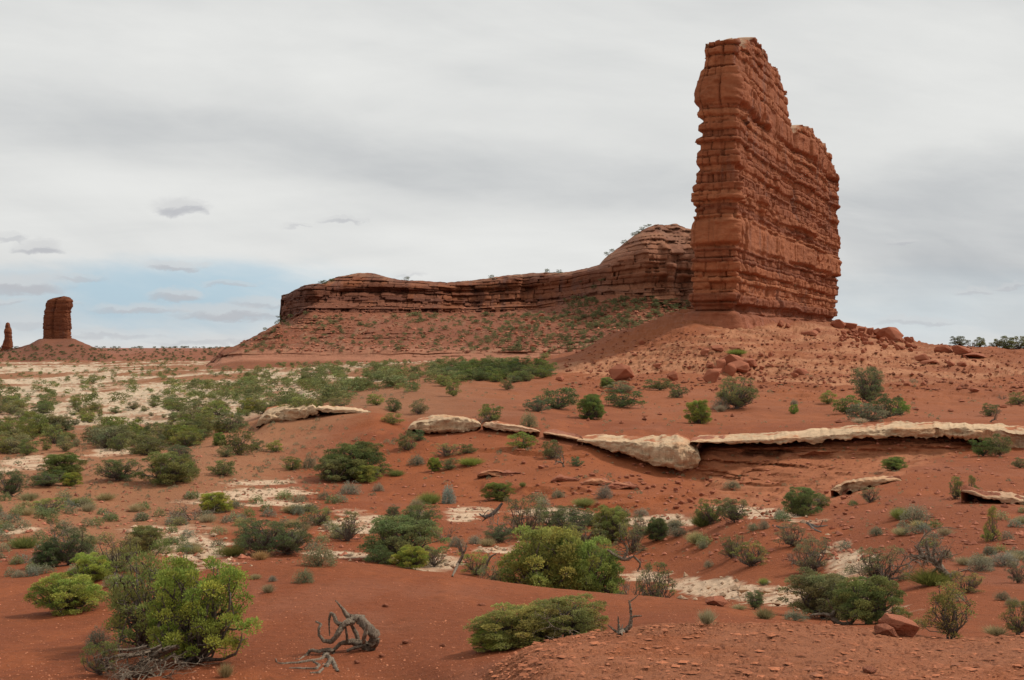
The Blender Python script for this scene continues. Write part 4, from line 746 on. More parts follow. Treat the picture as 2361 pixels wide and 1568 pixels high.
VEG = [
 ('J', 432, 1534, 240, 245, 'bright green juniper with a dark trunk, largest tree in the left foreground', YG, 4), ('P', 328, 1500, 235, 252, 'darker pinyon growing behind the left shoulder of the big bright juniper', (1.15, 1.2, .9, 1), 0),
 ('J', 146, 1417, 150, 92, 'small round yellow green juniper standing alone near the left edge', YG, 1), ('S', 222, 1493, 62, 46, 'grey green sagebrush left of the foreground juniper trunk', None, 0),
 ('O', 228, 1560, 80, 90, 'dark green low bush in the bottom left among grey dead branches', (.8, .95, .8, 1), 1), ('D', 350, 1566, 160, 85, 'heap of tangled bleached branches under the foreground juniper', None, 0), ('D', 285, 1570, 150, 70, 'bleached branches spreading along the bottom left edge', None, 1),
 ('J', 1205, 1530, 230, 128, 'wide low juniper bush on the open foreground dome, its lower left half', (1.2, 1.2, .9, 1), 2), ('J', 1312, 1520, 180, 140, 'taller right half of the wide juniper bush on the foreground dome, full of grey twigs', (1.15, 1.15, 1.1, 1), 0), ('J', 1135, 1535, 120, 82, 'bright feathery green shrub at the left foot of the wide low juniper bush', (1.0, 1.2, .7, 1), 1),
 ('D', 1285, 1500, 200, 140, 'grey bare twigs poking through the wide low juniper bush', None, 2),
 ('K', 2198, 1474, 165, 140, 'pale yellow green sapling with see-through branches at the right foreground', (1.35, 1.15, 1.1, 1), 0), ('O', 2352, 1464, 80, 82, 'sparse green bush cut by the right edge beside dry grass', None, 2),
 ('J', 1905, 1428, 170, 110, 'left half of the juniper thicket behind the white bleached branch', (.9, .9, 1.1, 1), 3), ('J', 2010, 1440, 150, 112, 'right half of the juniper thicket behind the white bleached branch', (.85, 1, .85, 1), 1),
 ('O', 2040, 1348, 120, 96, 'half dead grey green shrub left of the gnarled dead tree', GY_, 0), ('D', 2045, 1346, 118, 70, 'grey twiggy tangle inside the half dead shrub at the right', None, 3),
 ('D', 2140, 1300, 110, 60, 'bare grey crown twigs of the gnarled dead tree', None, 0), ('E', 2152, 1350, 76, 42, 'vivid yellow green broom shrub under the gnarled dead tree', (.95, .85, .75, 1), 1), ('s', 2185, 1290, 30, 24, 'small grey green bush behind the gnarled dead tree', None, 0),
 ('O', 1880, 1322, 90, 90, 'thin grey shrub above the left juniper thicket', GY_, 1), ('O', 1830, 1265, 80, 60, 'grey green shrub by the fallen sticks on the right slope', GY_, 2), ('O', 1735, 1308, 84, 62, 'spiky green shrub with white stalks on the right slope', (1.0, 1.1, .9, 1), 2), ('O', 1690, 1290, 60, 60, 'loose green shrub left of the spiky one with white stalks', None, 0),
 ('P', 1742, 1406, 48, 46, 'small dark bush standing on the pale rock strip', None, 1), ('Y', 1706, 1406, 30, 12, 'low yellow tuft left of the small dark bush on the pale strip', None, 0), ('Y', 1762, 1350, 22, 20, 'fresh green tuft behind the pale rock strip', (.7, .95, .6, 1), 1),
 ('S', 2268, 1318, 66, 38, 'left grey sagebrush of the row near the right edge', None, 1), ('S', 2322, 1306, 74, 34, 'right grey sagebrush of the row near the right edge', None, 2), ('O', 2350, 1345, 50, 60, 'grey green shrub cut by the right edge below the sagebrush row', GY_, 1),
 ('O', 2236, 1368, 84, 52, 'pale loose shrub right of the yellow green broom', (1.2, 1.1, 1.1, 1), 0), ('s', 2212, 1388, 36, 20, 'grey clump behind the see-through sapling', None, 1), ('S', 2315, 1385, 40, 22, 'dark low clump near the right edge above the sapling', (.8, .8, .8, 1), 3), ('S', 2340, 1400, 40, 22, 'grey tussock near the right edge above the sapling', None, 0),
 ('K', 2290, 1250, 56, 92, 'tall narrow green shrub on the right hillside', (1, 1.1, .8, 1), 1), ('s', 2325, 1246, 30, 24, 'grey tuft at the foot of the tall narrow shrub', None, 2), ('K', 2210, 1152, 56, 60, 'pointed green shrub left of a low tan ledge', (.9, 1, .8, 1), 0), ('K', 2246, 1148, 46, 56, 'second pointed green shrub touching the low tan ledge', (.9, 1, .9, 1), 1),
 ('E', 2078, 1198, 34, 34, 'green spray on the left of the grey fuzzy shrub', None, 0), ('S', 2115, 1204, 76, 40, 'grey fuzzy shrub on the right hillside', (.95, .95, 1, 1), 1), ('Y', 2122, 1218, 34, 20, 'yellow tuft in front of the grey fuzzy shrub', None, 2), ('S', 2023, 1236, 38, 22, 'lone small grey bush on bare red soil', (.8, .85, .9, 1), 2),
 ('O', 2008, 1160, 50, 42, 'twiggy grey bush below the tilted tan slab', GY_, 0), ('s', 1968, 1166, 24, 14, 'small green clump left of the twiggy grey bush', (.5, .9, .5, 1), 0),
 ('J', 1850, 1190, 78, 70, 'dense round green juniper at the gully edge', (.75, .95, .8, 1), 0), ('M', 1893, 1172, 40, 36, 'smaller bush touching the dense round juniper', None, 0), ('S', 1800, 1198, 34, 26, 'grey bush at the left foot of the dense round juniper', None, 1), ('S', 1762, 1222, 28, 26, 'grey bush by the fallen sticks', None, 0),
 ('P', 1640, 1210, 60, 62, 'left dark juniper of the pair by the wash', (.75, .9, .7, 1), 0), ('P', 1694, 1206, 66, 60, 'right greyer juniper of the pair by the wash', (1, 1, 1.2, 1), 1), ('E', 1620, 1214, 40, 36, 'bright green spray at the left foot of the juniper pair', None, 0), ('S', 1738, 1224, 30, 20, 'pale clump right of the juniper pair', None, 1),
 ('J', 1516, 1248, 56, 56, 'small round dark juniper at the right end of the wash thicket', DK, 1), ('J', 1408, 1250, 86, 84, 'lighter green juniper in the wash thicket', (1, 1.1, 1, 1), 2), ('O', 1458, 1278, 70, 80, 'greyish juniper in front of the lighter green one', GY_, 0), ('P', 1315, 1240, 120, 72, 'dark flat topped juniper against the white rock of the wash', DK, 2), ('O', 1345, 1262, 100, 60, 'loose grey green branches below the flat topped juniper', None, 1),
 ('O', 1212, 1245, 90, 115, 'half dead juniper with grey bark and thin crown at the top of the wash', GY_, 1), ('D', 1175, 1235, 100, 80, 'bleached twig mass of the half dead juniper', None, 1), ('J', 1152, 1155, 64, 42, 'green lobe at the upper left of the half dead juniper', (.9, 1.05, .8, 1), 3), ('P', 1147, 1252, 62, 42, 'dark green bush beneath the half dead juniper', DK, 0),
 ('J', 1262, 1350, 215, 145, 'largest juniper of the wash, broad left lobe behind the foreground crest', (1.25, 1.25, .95, 1), 2), ('J', 1375, 1366, 140, 128, 'right bright green lobe of the largest wash juniper', (1.25, 1.4, .85, 1), 0), ('J', 1318, 1352, 110, 120, 'middle lobe of the largest wash juniper', (1.2, 1.3, .9, 1), 1),
 ('O', 1515, 1374, 100, 82, 'dark multi stemmed half dead juniper on the foreground crest', (.8, .85, .9, 1), 2), ('D', 1462, 1374, 95, 85, 'tangle of bare grey limbs right of the largest wash juniper', None, 2),
 ('J', 925, 1302, 180, 110, 'big rounded juniper in the middle of the wash', (.9, .95, .9, 1), 3), ('P', 965, 1235, 110, 76, 'darker open juniper behind the big rounded one', None, 1), ('J', 948, 1312, 88, 54, 'small light green juniper in front of the big rounded one', YG, 1), ('D', 1022, 1250, 52, 60, 'grey twiggy bush right of the big rounded juniper', None, 3), ('P', 905, 1212, 40, 46, 'small twisted juniper above the big rounded one', DK, 2),
 ('O', 1095, 1328, 70, 62, 'light green juniper behind the white snag in the wash', YG, 1), ('O', 1140, 1340, 90, 54, 'low loose branches left of the largest wash juniper', GY_, 0),
 ('P', 595, 1285, 120, 92, 'dark green spreading pinyon left of the wash, left part', DK, 1), ('P', 660, 1282, 100, 80, 'dark green spreading pinyon left of the wash, right part', DK, 0), ('S', 735, 1306, 90, 52, 'large fuzzy grey sagebrush on the foreground crest', (1, 1, .85, 1), 3), ('E', 535, 1282, 46, 26, 'yellow green spiky clump at the left foot of the dark spreading pinyon', (1.1, 1, .9, 1), 1), ('Y', 600, 1292, 34, 24, 'dry pinkish brown tuft before the dark spreading pinyon', (1.05, .75, .75, 1), 2),
 ('O', 800, 1250, 70, 76, 'scrubby juniper with bare twigs right of the fuzzy sagebrush', None, 2), ('O', 735, 1212, 66, 48, 'grey green shrub behind the scrubby juniper', (1.1, 1.1, 1.1, 1), 1),
 ('S', 700, 1346, 52, 34, 'round grey sagebrush alone on the foreground dome', (.95, 1, .9, 1), 1), ('S', 627, 1343, 22, 15, 'tiny grey bush on the dome left of the round sagebrush', None, 2), ('Y', 618, 1368, 26, 24, 'thin straw tuft on the dome near the big bright juniper', (.9, .8, .9, 1), 0), ('Y', 588, 1336, 24, 14, 'pale dry tuft at the dome crest', (1.1, .95, 1.1, 1), 1),
 ('J', 492, 1182, 76, 48, 'rounded bright juniper with a grey dead bush at its left', YG, 2), ('D', 440, 1202, 84, 66, 'grey dead bush against the rounded bright juniper', None, 0), ('D', 412, 1200, 50, 34, 'low grey twigs left of the dead bush', None, 1),
 ('P', 150, 1305, 90, 96, 'dark pinyon left of the pale rock patch', DK, 0), ('J', 105, 1310, 70, 56, 'low dark green foliage left of the dark pinyon', DK, 2), ('O', 270, 1322, 100, 104, 'yellowish half bare juniper right of the dark pinyon', (1.25, 1.05, 1, 1), 0), ('J', 330, 1275, 90, 62, 'green juniper at the edge of the pale rock patch', (1, 1, .9, 1), 3), ('J', 205, 1345, 90, 70, 'yellow green juniper in front of the half bare one', YG, 0), ('E', 52, 1265, 46, 34, 'spiky dark shrub beside the leafless tree', (.8, .8, .8, 1), 2),
 ('T', 100, 1262, 80, 80, 'leafless dead tree with bare forked limbs at the left', None, 0), ('S', 262, 1352, 56, 28, 'grey brush before the half bare juniper', None, 3), ('S', 90, 1310, 60, 26, 'grey brush below the dark pinyon, left', None, 0), ('S', 40, 1332, 36, 18, 'grey brush at the left edge', None, 1),
 ('O', 105, 1182, 74, 36, 'loose green bush in the lower left flat', YG, 1), ('E', 178, 1166, 34, 22, 'bright green tuft beside a black stump in the flat', None, 2),
 ('J', 815, 1108, 145, 92, 'large dense juniper alone on the middle slope', (.78, .88, .8, 1), 1), ('J', 765, 1112, 80, 62, 'left lobe of the large dense middle slope juniper', (.8, .85, .9, 1), 3), ('J', 845, 1114, 64, 42, 'bright lobe low on the right of the large middle slope juniper', YG, 2), ('S', 805, 1140, 54, 30, 'grey bush just below the large middle slope juniper', None, 0), ('S', 872, 1133, 30, 20, 'small grey bush right of and below the large middle slope juniper', None, 1),
 ('J', 385, 1118, 120, 78, 'left of centre flat, broad juniper with a twiggy base', (.85, .9, .85, 1), 0), ('P', 410, 1075, 70, 52, 'dark juniper behind the broad twiggy one', DK, 1), ('J', 432, 1098, 46, 34, 'small juniper on the right of the broad twiggy one', None, 2), ('P', 263, 1112, 90, 56, 'dark green spreading juniper in the left flat', DK, 2), ('J', 140, 1100, 100, 56, 'rounded juniper pair near the left edge, upper one', (.8, .9, .7, 1), 3), ('P', 105, 1122, 90, 36, 'grey green low juniper before the rounded pair', None, 0), ('P', 20, 1145, 66, 64, 'dark juniper cut by the left edge', DK, 1), ('J', 160, 1122, 44, 34, 'small yellow green juniper right of the low grey one', YG, 1),
 ('M', 335, 1050, 78, 48, 'grey green juniper on the left flat above the broad twiggy one', (.85, .85, 1, 1), 0), ('M', 510, 1098, 62, 38, 'juniper with a dark centre left of the large middle slope juniper', None, 1), ('M', 670, 1086, 48, 32, 'round juniper beside a grey bush, left of the large middle slope one', (.9, 1, .8, 1), 2), ('S', 712, 1080, 36, 32, 'grey bush right of the round juniper', None, 3),
 ('M', 548, 1050, 70, 60, 'tall scrubby juniper below the pale undercut shelf', (.9, .85, .9, 1), 3), ('J', 505, 1028, 32, 32, 'round bright juniper left of the scrubby tall one', (.9, 1.1, .7, 1), 0), ('M', 520, 1055, 34, 30, 'round juniper at the foot of the scrubby tall one', None, 4), ('M', 590, 1038, 34, 26, 'dark juniper right of the scrubby tall one', DK, 5), ('M', 632, 1042, 36, 26, 'bright small juniper on red soil below the pale shelf', BR, 0),
 ('J', 1365, 968, 66, 62, 'rounded juniper with bare base on the upper slope', (.85, 1, .75, 1), 1), ('M', 1290, 945, 90, 54, 'wide dark juniper left of the one with a bare base', DK, 1), ('M', 1240, 950, 52, 34, 'blue green juniper left of the wide dark one', (.6, .7, 1, 1), 2), ('M', 1440, 940, 80, 42, 'dark juniper right of the one with a bare base', DK, 3), ('M', 1430, 908, 60, 30, 'pale twiggy juniper behind the dark one', GY_, 4),
 ('P', 1702, 945, 96, 80, 'upright pinyon with a visible trunk below the boulder heap', (.75, .85, .9, 1), 0), ('J', 1612, 978, 56, 58, 'yellow green juniper left of the upright pinyon', (1, 1.1, .7, 1), 2), ('S', 1665, 945, 46, 30, 'pale grey brush at the foot of the upright pinyon', None, 2), ('Y', 1663, 950, 22, 20, 'cream tuft before the upright pinyon', (1.1, 1.05, 1.3, 1), 0),
 ('P', 2005, 930, 84, 92, 'tallest dark tree of the clump at the right of the upper slope', DK, 1), ('M', 1958, 955, 60, 44, 'green bush at the left of the right hand clump', (.8, 1, .8, 1), 0), ('M', 2005, 972, 80, 44, 'grey green bush at the front of the right hand clump', (.9, .9, 1.3, 1), 1), ('M', 2045, 965, 70, 60, 'dark bush in the middle of the right hand clump', DK, 2), ('M', 2078, 958, 46, 42, 'bright green bush at the right end of the right hand clump', (.7, 1, .55, 1), 3), ('Y', 1985, 976, 30, 14, 'cream tuft at the front of the right hand clump', (1.1, 1.05, 1.3, 1), 1),
 ('T', 2284, 974, 44, 56, 'slender nearly bare tree on red soil near the right edge', None, 1), ('M', 2284, 960, 36, 32, 'thin dark foliage of the slender bare tree', DK, 5), ('M', 2350, 934, 44, 32, 'green bush cut by the right edge', None, 4), ('D', 2312, 922, 26, 20, 'bare twigs left of the bush at the right edge', None, 2),
 ('M', 1911, 932, 34, 32, 'small round green bush left of the right hand clump', BR, 0), ('M', 1832, 955, 24, 24, 'tiny bright green bush between the pinyon and the clump', (.7, 1.1, .5, 1), 1), ('S', 1832, 935, 20, 14, 'grey tuft just above the tiny bright bush', None, 0),
 ('M', 2272, 1052, 58, 44, 'dark juniper on the end of the pale rim at the right', (.65, .85, .6, 1), 2), ('M', 2310, 1052, 54, 52, 'grey green juniper next to the dark one on the pale rim', None, 3), ('J', 2066, 1086, 56, 32, 'green bush on the soil edge beside the smooth red bank', (.85, 1, .8, 1), 1), ('M', 2354, 1080, 34, 26, 'bush cut by the right edge under the pale rim', None, 4),
 ('M', 1130, 972, 56, 42, 'rounded bright juniper on the upper slope behind the flaky shelf', (.9, 1.05, .8, 1), 2), ('D', 1100, 980, 50, 36, 'grey leafless bush beside the rounded bright juniper', None, 1), ('S', 1219, 985, 46, 38, 'yellow grey bush with pale stems right of the flaky shelf', (1.1, 1.1, .9, 1), 0), ('M', 1205, 1035, 60, 40, 'leaning green juniper below the crumbling rim', (.95, 1.1, .8, 1), 0), ('M', 1272, 1060, 50, 46, 'grey green bush entwined with a bare tree', None, 3), ('T', 1300, 1080, 70, 74, 'bare branching dead tree below the start of the pale nose', None, 2), ('M', 1330, 1076, 28, 24, 'small blue green bush at the foot of the bare tree', (.6, .9, 1, 1), 1),
 ('M', 940, 1040, 44, 50, 'green bush with yellow base below the flaky shelf', None, 2), ('M', 965, 1018, 30, 28, 'blue grey bush below the flaky shelf', (.7, .9, 1.1, 1), 4), ('M', 865, 935, 36, 28, 'round juniper alone between the shelf and the grove', BR, 1), ('M', 905, 950, 40, 34, 'twiggy juniper above the thin dark slab', None, 2), ('M', 905, 978, 42, 26, 'green bush below the thin dark slab', BR, 3), ('M', 965, 955, 42, 38, 'grey juniper with a thin trunk', GY_, 4),
 ('M', 1170, 900, 28, 30, 'little round juniper on red soil below the grove', None, 5), ('M', 1045, 914, 38, 40, 'juniper with dead limb on the soil below the grove', (.9, .95, .8, 1), 0), ('M', 1022, 892, 38, 28, 'bright juniper at the lower edge of the grove', BR, 1), ('J', 1400, 893, 36, 24, 'bright rounded bush left of the lone round boulder', (.85, 1.05, .7, 1), 0),
 ('M', 1520, 900, 60, 28, 'low green bush right of the lone round boulder', None, 3), ('M', 1562, 918, 40, 34, 'green bush left of the boulder heap', None, 4), ('E', 1700, 822, 34, 16, 'yellow green bush at the top of the boulder heap', (1, 1.1, .8, 1), 0),
 ('E', 1033, 1156, 2, 2, '', None, 0), ('B', 1033, 1162, 34, 46, 'silvery blue round shrub standing out on the middle slope', None, 0), ('E', 990, 1162, 40, 32, 'dark green bush left of the silvery blue shrub', None, 1), ('S', 960, 1172, 40, 24, 'grey bush left of the silvery blue shrub', None, 2),
 ('E', 1085, 1074, 46, 22, 'yellow green low shrub on the middle slope', (1.1, 1.1, .8, 1), 0), ('M', 1036, 1085, 40, 28, 'green bush left of the yellow green low shrub', None, 0), ('J', 1002, 1088, 30, 34, 'small bright double bush on the middle slope', YG, 1), ('O', 1030, 1055, 64, 36, 'loose grey green shrub above the small bright double bush', (1.1, 1.1, 1.2, 1), 0), ('M', 1080, 1046, 40, 22, 'low green shrub right of the loose grey one', None, 1), ('E', 913, 1098, 28, 18, 'small bright green clump right of the large middle slope juniper', None, 1), ('S', 960, 1075, 44, 26, 'grey brush on the middle slope left of the double bush', None, 1),
 ('S', 1395, 1150, 44, 34, 'grey bush below the jagged red ledge', None, 2), ('E', 1348, 1168, 40, 24, 'bright green bush left of the grey bush below the ledge', None, 2), ('S', 1287, 1148, 36, 20, 'grey bush below the short red ledge', None, 3), ('E', 1205, 1123, 12, 14, 'tiny fresh green bush on the middle slope', None, 0),
 ('S', 1690, 1130, 44, 20, 'grey bush on the rubble at the foot of the red bank', None, 0), ('Y', 1605, 1254, 36, 34, 'cream yellow tuft right of the round dark juniper', (1.05, 1.05, 1.2, 1), 1), ('S', 1565, 1238, 52, 22, 'dark low clump right of the round dark juniper', (.8, .8, .9, 1), 1), ('S', 1622, 1266, 24, 16, 'grey tuft below the cream yellow one', None, 2),
 ('S', 1635, 1310, 26, 18, 'grey tuft on the slope above the pale strip', None, 0), ('S', 1700, 1275, 30, 26, 'grey bush at the shoulder of the loose green shrub', None, 1), ('D', 1845, 1305, 70, 60, 'bare purplish twigs of the thin grey shrub', None, 2), ('Y', 1632, 1440, 34, 42, 'thin pale grass on the near slab edge', (1, .9, 1.3, 1), 2), ('D', 1762, 1352, 20, 16, 'tiny bare twig bush behind the pale strip', None, 3), ('S', 1835, 1432, 60, 24, 'grey sagebrush under the left juniper thicket', (.9, .95, 1, 1), 2), ('Y', 1765, 1428, 40, 30, 'dry sparse twigs right of the small dark bush', (.75, .7, .8, 1), 0),
 ('Y', 2300, 1466, 46, 24, 'dry straw grass beside the see-through sapling', (1, .85, .9, 1), 1), ('M', 1432, 1215, 50, 40, 'small green bush behind the lighter green wash juniper', None, 1), ('O', 1478, 1238, 50, 52, 'grey green thin bush left of the small round dark juniper', GY_, 2), ('M', 1265, 1215, 60, 46, 'dark green bush between the half dead juniper and the white wash rock', DK, 2), ('O', 1000, 1308, 60, 44, 'brownish low bush right of the small light green juniper', (1.1, .95, 1.1, 1), 0),
 ('S', 1052, 1262, 44, 26, 'grey sage clump between the wash junipers', None, 1), ('S', 1095, 1255, 36, 22, 'low grey clump beside the dark bush of the wash', None, 2), ('M', 870, 1300, 60, 40, 'dark low bush at the left of the big rounded wash juniper', DK, 3), ('S', 1480, 1190, 40, 18, 'grey clump in front of the white wash rock', None, 3),
 ('M', 1365, 1215, 56, 44, 'rounded green bush between the flat topped and the lighter green juniper', None, 4), ('O', 1390, 1310, 70, 60, 'olive bush filling the gap behind the right lobe of the largest juniper', None, 1), ('Y', 520, 1562, 30, 40, 'dry straw tuft at the bottom right of the foreground juniper', (.9, .75, .9, 1), 2),
]
for kd, px, py, w_, h_, lb, tn, pr in VEG:
    if not lb: continue
    d_ = None
    if kd in 'JPOD' and 1130 < px < 1560 and py > 1325: d_ = (33 if px < 1440 else 30) if py < 1400 else 13.9
    if d_ is None: plant(kd, px, py, w_, h_, lb, None, tn, None, pr)
    else:
        p = SG.near(px, d_); k = p.y/FP; top = py-h_; zt = (HZ-top)*k; Hn = (zt-p.z)/k; plant(kd, px, py, w_, Hn, lb, None, tn, None, pr, dist=d_)
# skyline trees on the right, beyond the crest
for i, (px, w_, h_, kd) in enumerate(((2215, 36, 18, 'M'), (2240, 26, 16, 'D'), (2262, 30, 18, 'M'), (2283, 20, 14, 'D'), (2300, 26, 16, 'M'), (2325, 40, 26, 'M'), (2350, 44, 28, 'M'), (2380, 40, 26, 'M'))):
    p = SG.near(px, 345); o = plant(kd, px, 800, w_, h_+6, ('first', 'second', 'third', 'fourth', 'fifth', 'sixth', 'seventh', 'eighth')[i]+' shrub from the left in the skyline row at the right edge', None, (.7, .75, .8, 1), dist=345, parts=(kd == 'M'))
# scattered individuals, then everything smaller as one thicket
rp = random.Random(5); NPt = lambda a_, b_, s_, sd_: float(n2d(np.array([a_/s_]), np.array([b_/(s_*.45)]), sd_)[0])
def far_ok(px, py): return NPt(px, py, 55, 301)*.6+NPt(px, py, 21, 302)*.4
n_ = 0; far = []
for _ in range(60000):
    px = rp.uniform(-40, 1300); py = 828+225*rp.random()**1.1
    if px > 560+ (1000-py)*4.2: continue
    if py > 960 and px > 560: continue
    if py > 905 and px > 820: continue
    dens = .38 if (px > 480 and 835 < py < 925) else .26
    if 1050 < px < 1250 and 850 < py < 885: dens = .95
    if px < 480 and 838 < py < 985: dens = .15
    if rp.random() > dens*(.25+1.6*max(0, .5+far_ok(px, py)))*min(1, 50/max(1, py-808)): continue
    far.append((py, px))
    if len(far) > 1500: break
far.sort(reverse=True)
for i, (py, px) in enumerate(far):
    p = SG.at(px, py); hm = .55+1.6*rp.random()**1.7; h_ = hm*FP/p.y; w_ = h_*rp.uniform(1.1, 1.7); far[i] = (py, px, w_, h_)
for py, px, w_, h_ in far[:190]:
    plant('M' if py > 915 else 'F', px, py, w_, h_, 'dark green juniper scattered on the pale slickrock flats at the left', 'junipers scattered over the slickrock flats', rp.choice([(.8, .88, .9, 1), (1, 1, .9, 1), (.95, 1, .7, 1), (1.05, 1, 1.3, 1)]))
def bulk(items, key, name, seed):
    """merge many small plants into one thicket mesh: items = (point, width, height, tint)"""
    rs = np.random.RandomState(seed); acc = Acc(); src = []
    for q in PROTO[key]:
        q = q[0] if isinstance(q, tuple) else q; me = q.data; v_ = np.zeros(len(me.vertices)*3, np.float32); me.vertices.foreach_get('co', v_); f_ = np.zeros(len(me.polygons)*4, np.int32); me.polygons.foreach_get('vertices', f_) if all(len(p_.vertices) == 4 for p_ in me.polygons) else None
        c_ = np.zeros(len(me.vertices)*4, np.float32); me.color_attributes['Col'].data.foreach_get('color', c_); src.append((v_.reshape(-1, 3), f_.reshape(-1, 4), c_.reshape(-1, 4)[:, :3]))
    for p, W_, H_, t in items:
        v_, f_, c_ = src[rs.randint(len(src))]; a_ = rs.rand()*6.28; ca, sa = math.cos(a_), math.sin(a_)
        V_ = np.stack([(v_[:, 0]*ca-v_[:, 1]*sa)*W_, (v_[:, 0]*sa+v_[:, 1]*ca)*W_, v_[:, 2]*H_], 1)+np.array([p.x, p.y, p.z-.04*H_]); acc.add(V_, f_, c_*np.array(t[:3]))
    return tag(acc.build(name, M_leaf, False, True), kind='stuff')
it = []
for py, px, w_, h_ in far[190:]:
    p = SG.at(px, py); k = p.y/FP; t = rp.uniform(.8, 1.2); it.append((p, w_*k, h_*k, (t*.95, t, t*rp.uniform(.9, 1.2))))
for _ in range(2600):      # scree slope shrubs of the mesa
    px = rp.uniform(560, 1590); py = rp.uniform(690, 815)
    if rp.random() > .25+.75*max(0, min(1, (px-850)/500)): continue
    if py < 727-max(0, px-1240)*.12 and px < 1300: continue
    p = SM.at(px, py); k = p.y/FP; h_ = 3+8*rp.random()**1.6; t = rp.uniform(.6, 1.0); it.append((p, h_*1.5*k, h_*k, (t, t, t*1.2)))
for px, py in ((640, 748), (742, 655), (748, 654), (765, 650), (938, 647), (1132, 643), (1235, 629), (1242, 629), (1262, 629), (1290, 630), (1400, 590), (1410, 583), (1440, 562), (1470, 540), (1462, 545), (1480, 532), (1495, 525), (1330, 700), (1350, 690), (1370, 665), (1345, 655), (1390, 650)):
    p = SM.at(px, py); k = p.y/FP; it.append((p, 14*k, 9*k, (.6, .65, .8)))
for _ in range(500):
    px = rp.uniform(-20, 620); py = rp.uniform(798, 833); p = SG.at(px, py)
    if p.y < 900: continue
    k = p.y/FP; h_ = rp.uniform(2, 5); t = rp.uniform(.5, .8); it.append((p, h_*1.7*k, h_*k, (t, t, t*1.2)))
bulk(it, 'F', 'distant_scrub', 3)
# grove and shrubs on the upper slope
i = 0
while i < 60:
    px = rp.gauss(1150, 75); py = rp.uniform(848, 882)
    if not 1020 < px < 1270: continue
    plant('M', px, py, rp.uniform(24, 44), rp.uniform(16, 28), 'green juniper packed into the grove at the foot of the scree', 'junipers of the grove below the scree', rp.choice([DK, (.8, .95, .7, 1), (.7, .85, .7, 1)])); i += 1
# small grey bushes and tufts
small = []
for _ in range(4000):
    px = rp.uniform(-20, 2380); py = rp.uniform(880, 1330); q = rp.random()
    zone = 1.0 if (px < 760 and py > 985) else (.5 if px < 1000 else .30)
    if 1600 < px < 2150 and 1010 < py < 1120: continue
    if py > 1280 and 380 < px < 1900: continue
    if py < 980 and px < 560: zone = .4
    if NPt(px, py, 70, 400)*.6+.5 < 1-zone+.25*q: continue
    small.append((py, px))
    if len(small) > 560: break
small.sort(reverse=True)
for j, (py, px) in enumerate(small[:230]):
    p = SG.at(px, py); h_ = rp.uniform(.25, .55)*FP/p.y*min(1.35, 60/p.y+.45)*1.15; h_ = min(max(h_, 7), 22)
    y_ = rp.random() < .16
    plant('Y' if y_ else 's', px, py, h_*rp.uniform(1.3, 1.9), h_, 'pale straw tuft dotted over the red soil' if y_ else 'small grey green bush dotted over the red soil', 'straw tufts on the red soil' if y_ else 'small grey bushes on the red soil', (1, .95, 1.1, 1) if y_ else rp.choice([(1, 1, 1, 1), (.8, .85, .9, 1), (1.1, 1.1, .8, 1), (.75, .9, .6, 1)]))
it = []
for py, px in small[230:]:
    p = SG.at(px, py); k = p.y/FP; h_ = rp.uniform(5, 11); it.append((p, h_*1.6*k, h_*k, (rp.uniform(.75, 1.05),)*3))
for _ in range(3600):
    px = rp.uniform(-20, 2380); py = rp.uniform(860, 1300); p = SG.at(px, py)
    if rp.random() > (1 if px < 800 else .35): continue
    k = p.y/FP; h_ = rp.uniform(2, 6); it.append((p, h_*1.8*k, h_*k, (rp.uniform(.8, 1.3),)*3))
def sagebulk(items):
    rs = np.random.RandomState(8); acc = Acc(); n_ = 70
    for p, W_, H_, t in items:
        D = rs.randn(n_, 3); D /= np.linalg.norm(D, axis=1, keepdims=True); D[:, 2] = abs(D[:, 2]); P = D*np.array([W_*.42, W_*.42, H_*.8])*rs.uniform(.4, 1, (n_, 1))+np.array([p.x, p.y, p.z]); tt = rs.rand(n_, 1)
        leaves(acc, P, D+rs.randn(n_, 3)*.4, H_*.3, H_*.13, (A(.18, .17, .10)*(1-tt)+A(.36, .33, .20)*tt)*t[0], rs)
    return tag(acc.build('low_scrub', M_leaf, False, True), kind='stuff')
sagebulk(it)
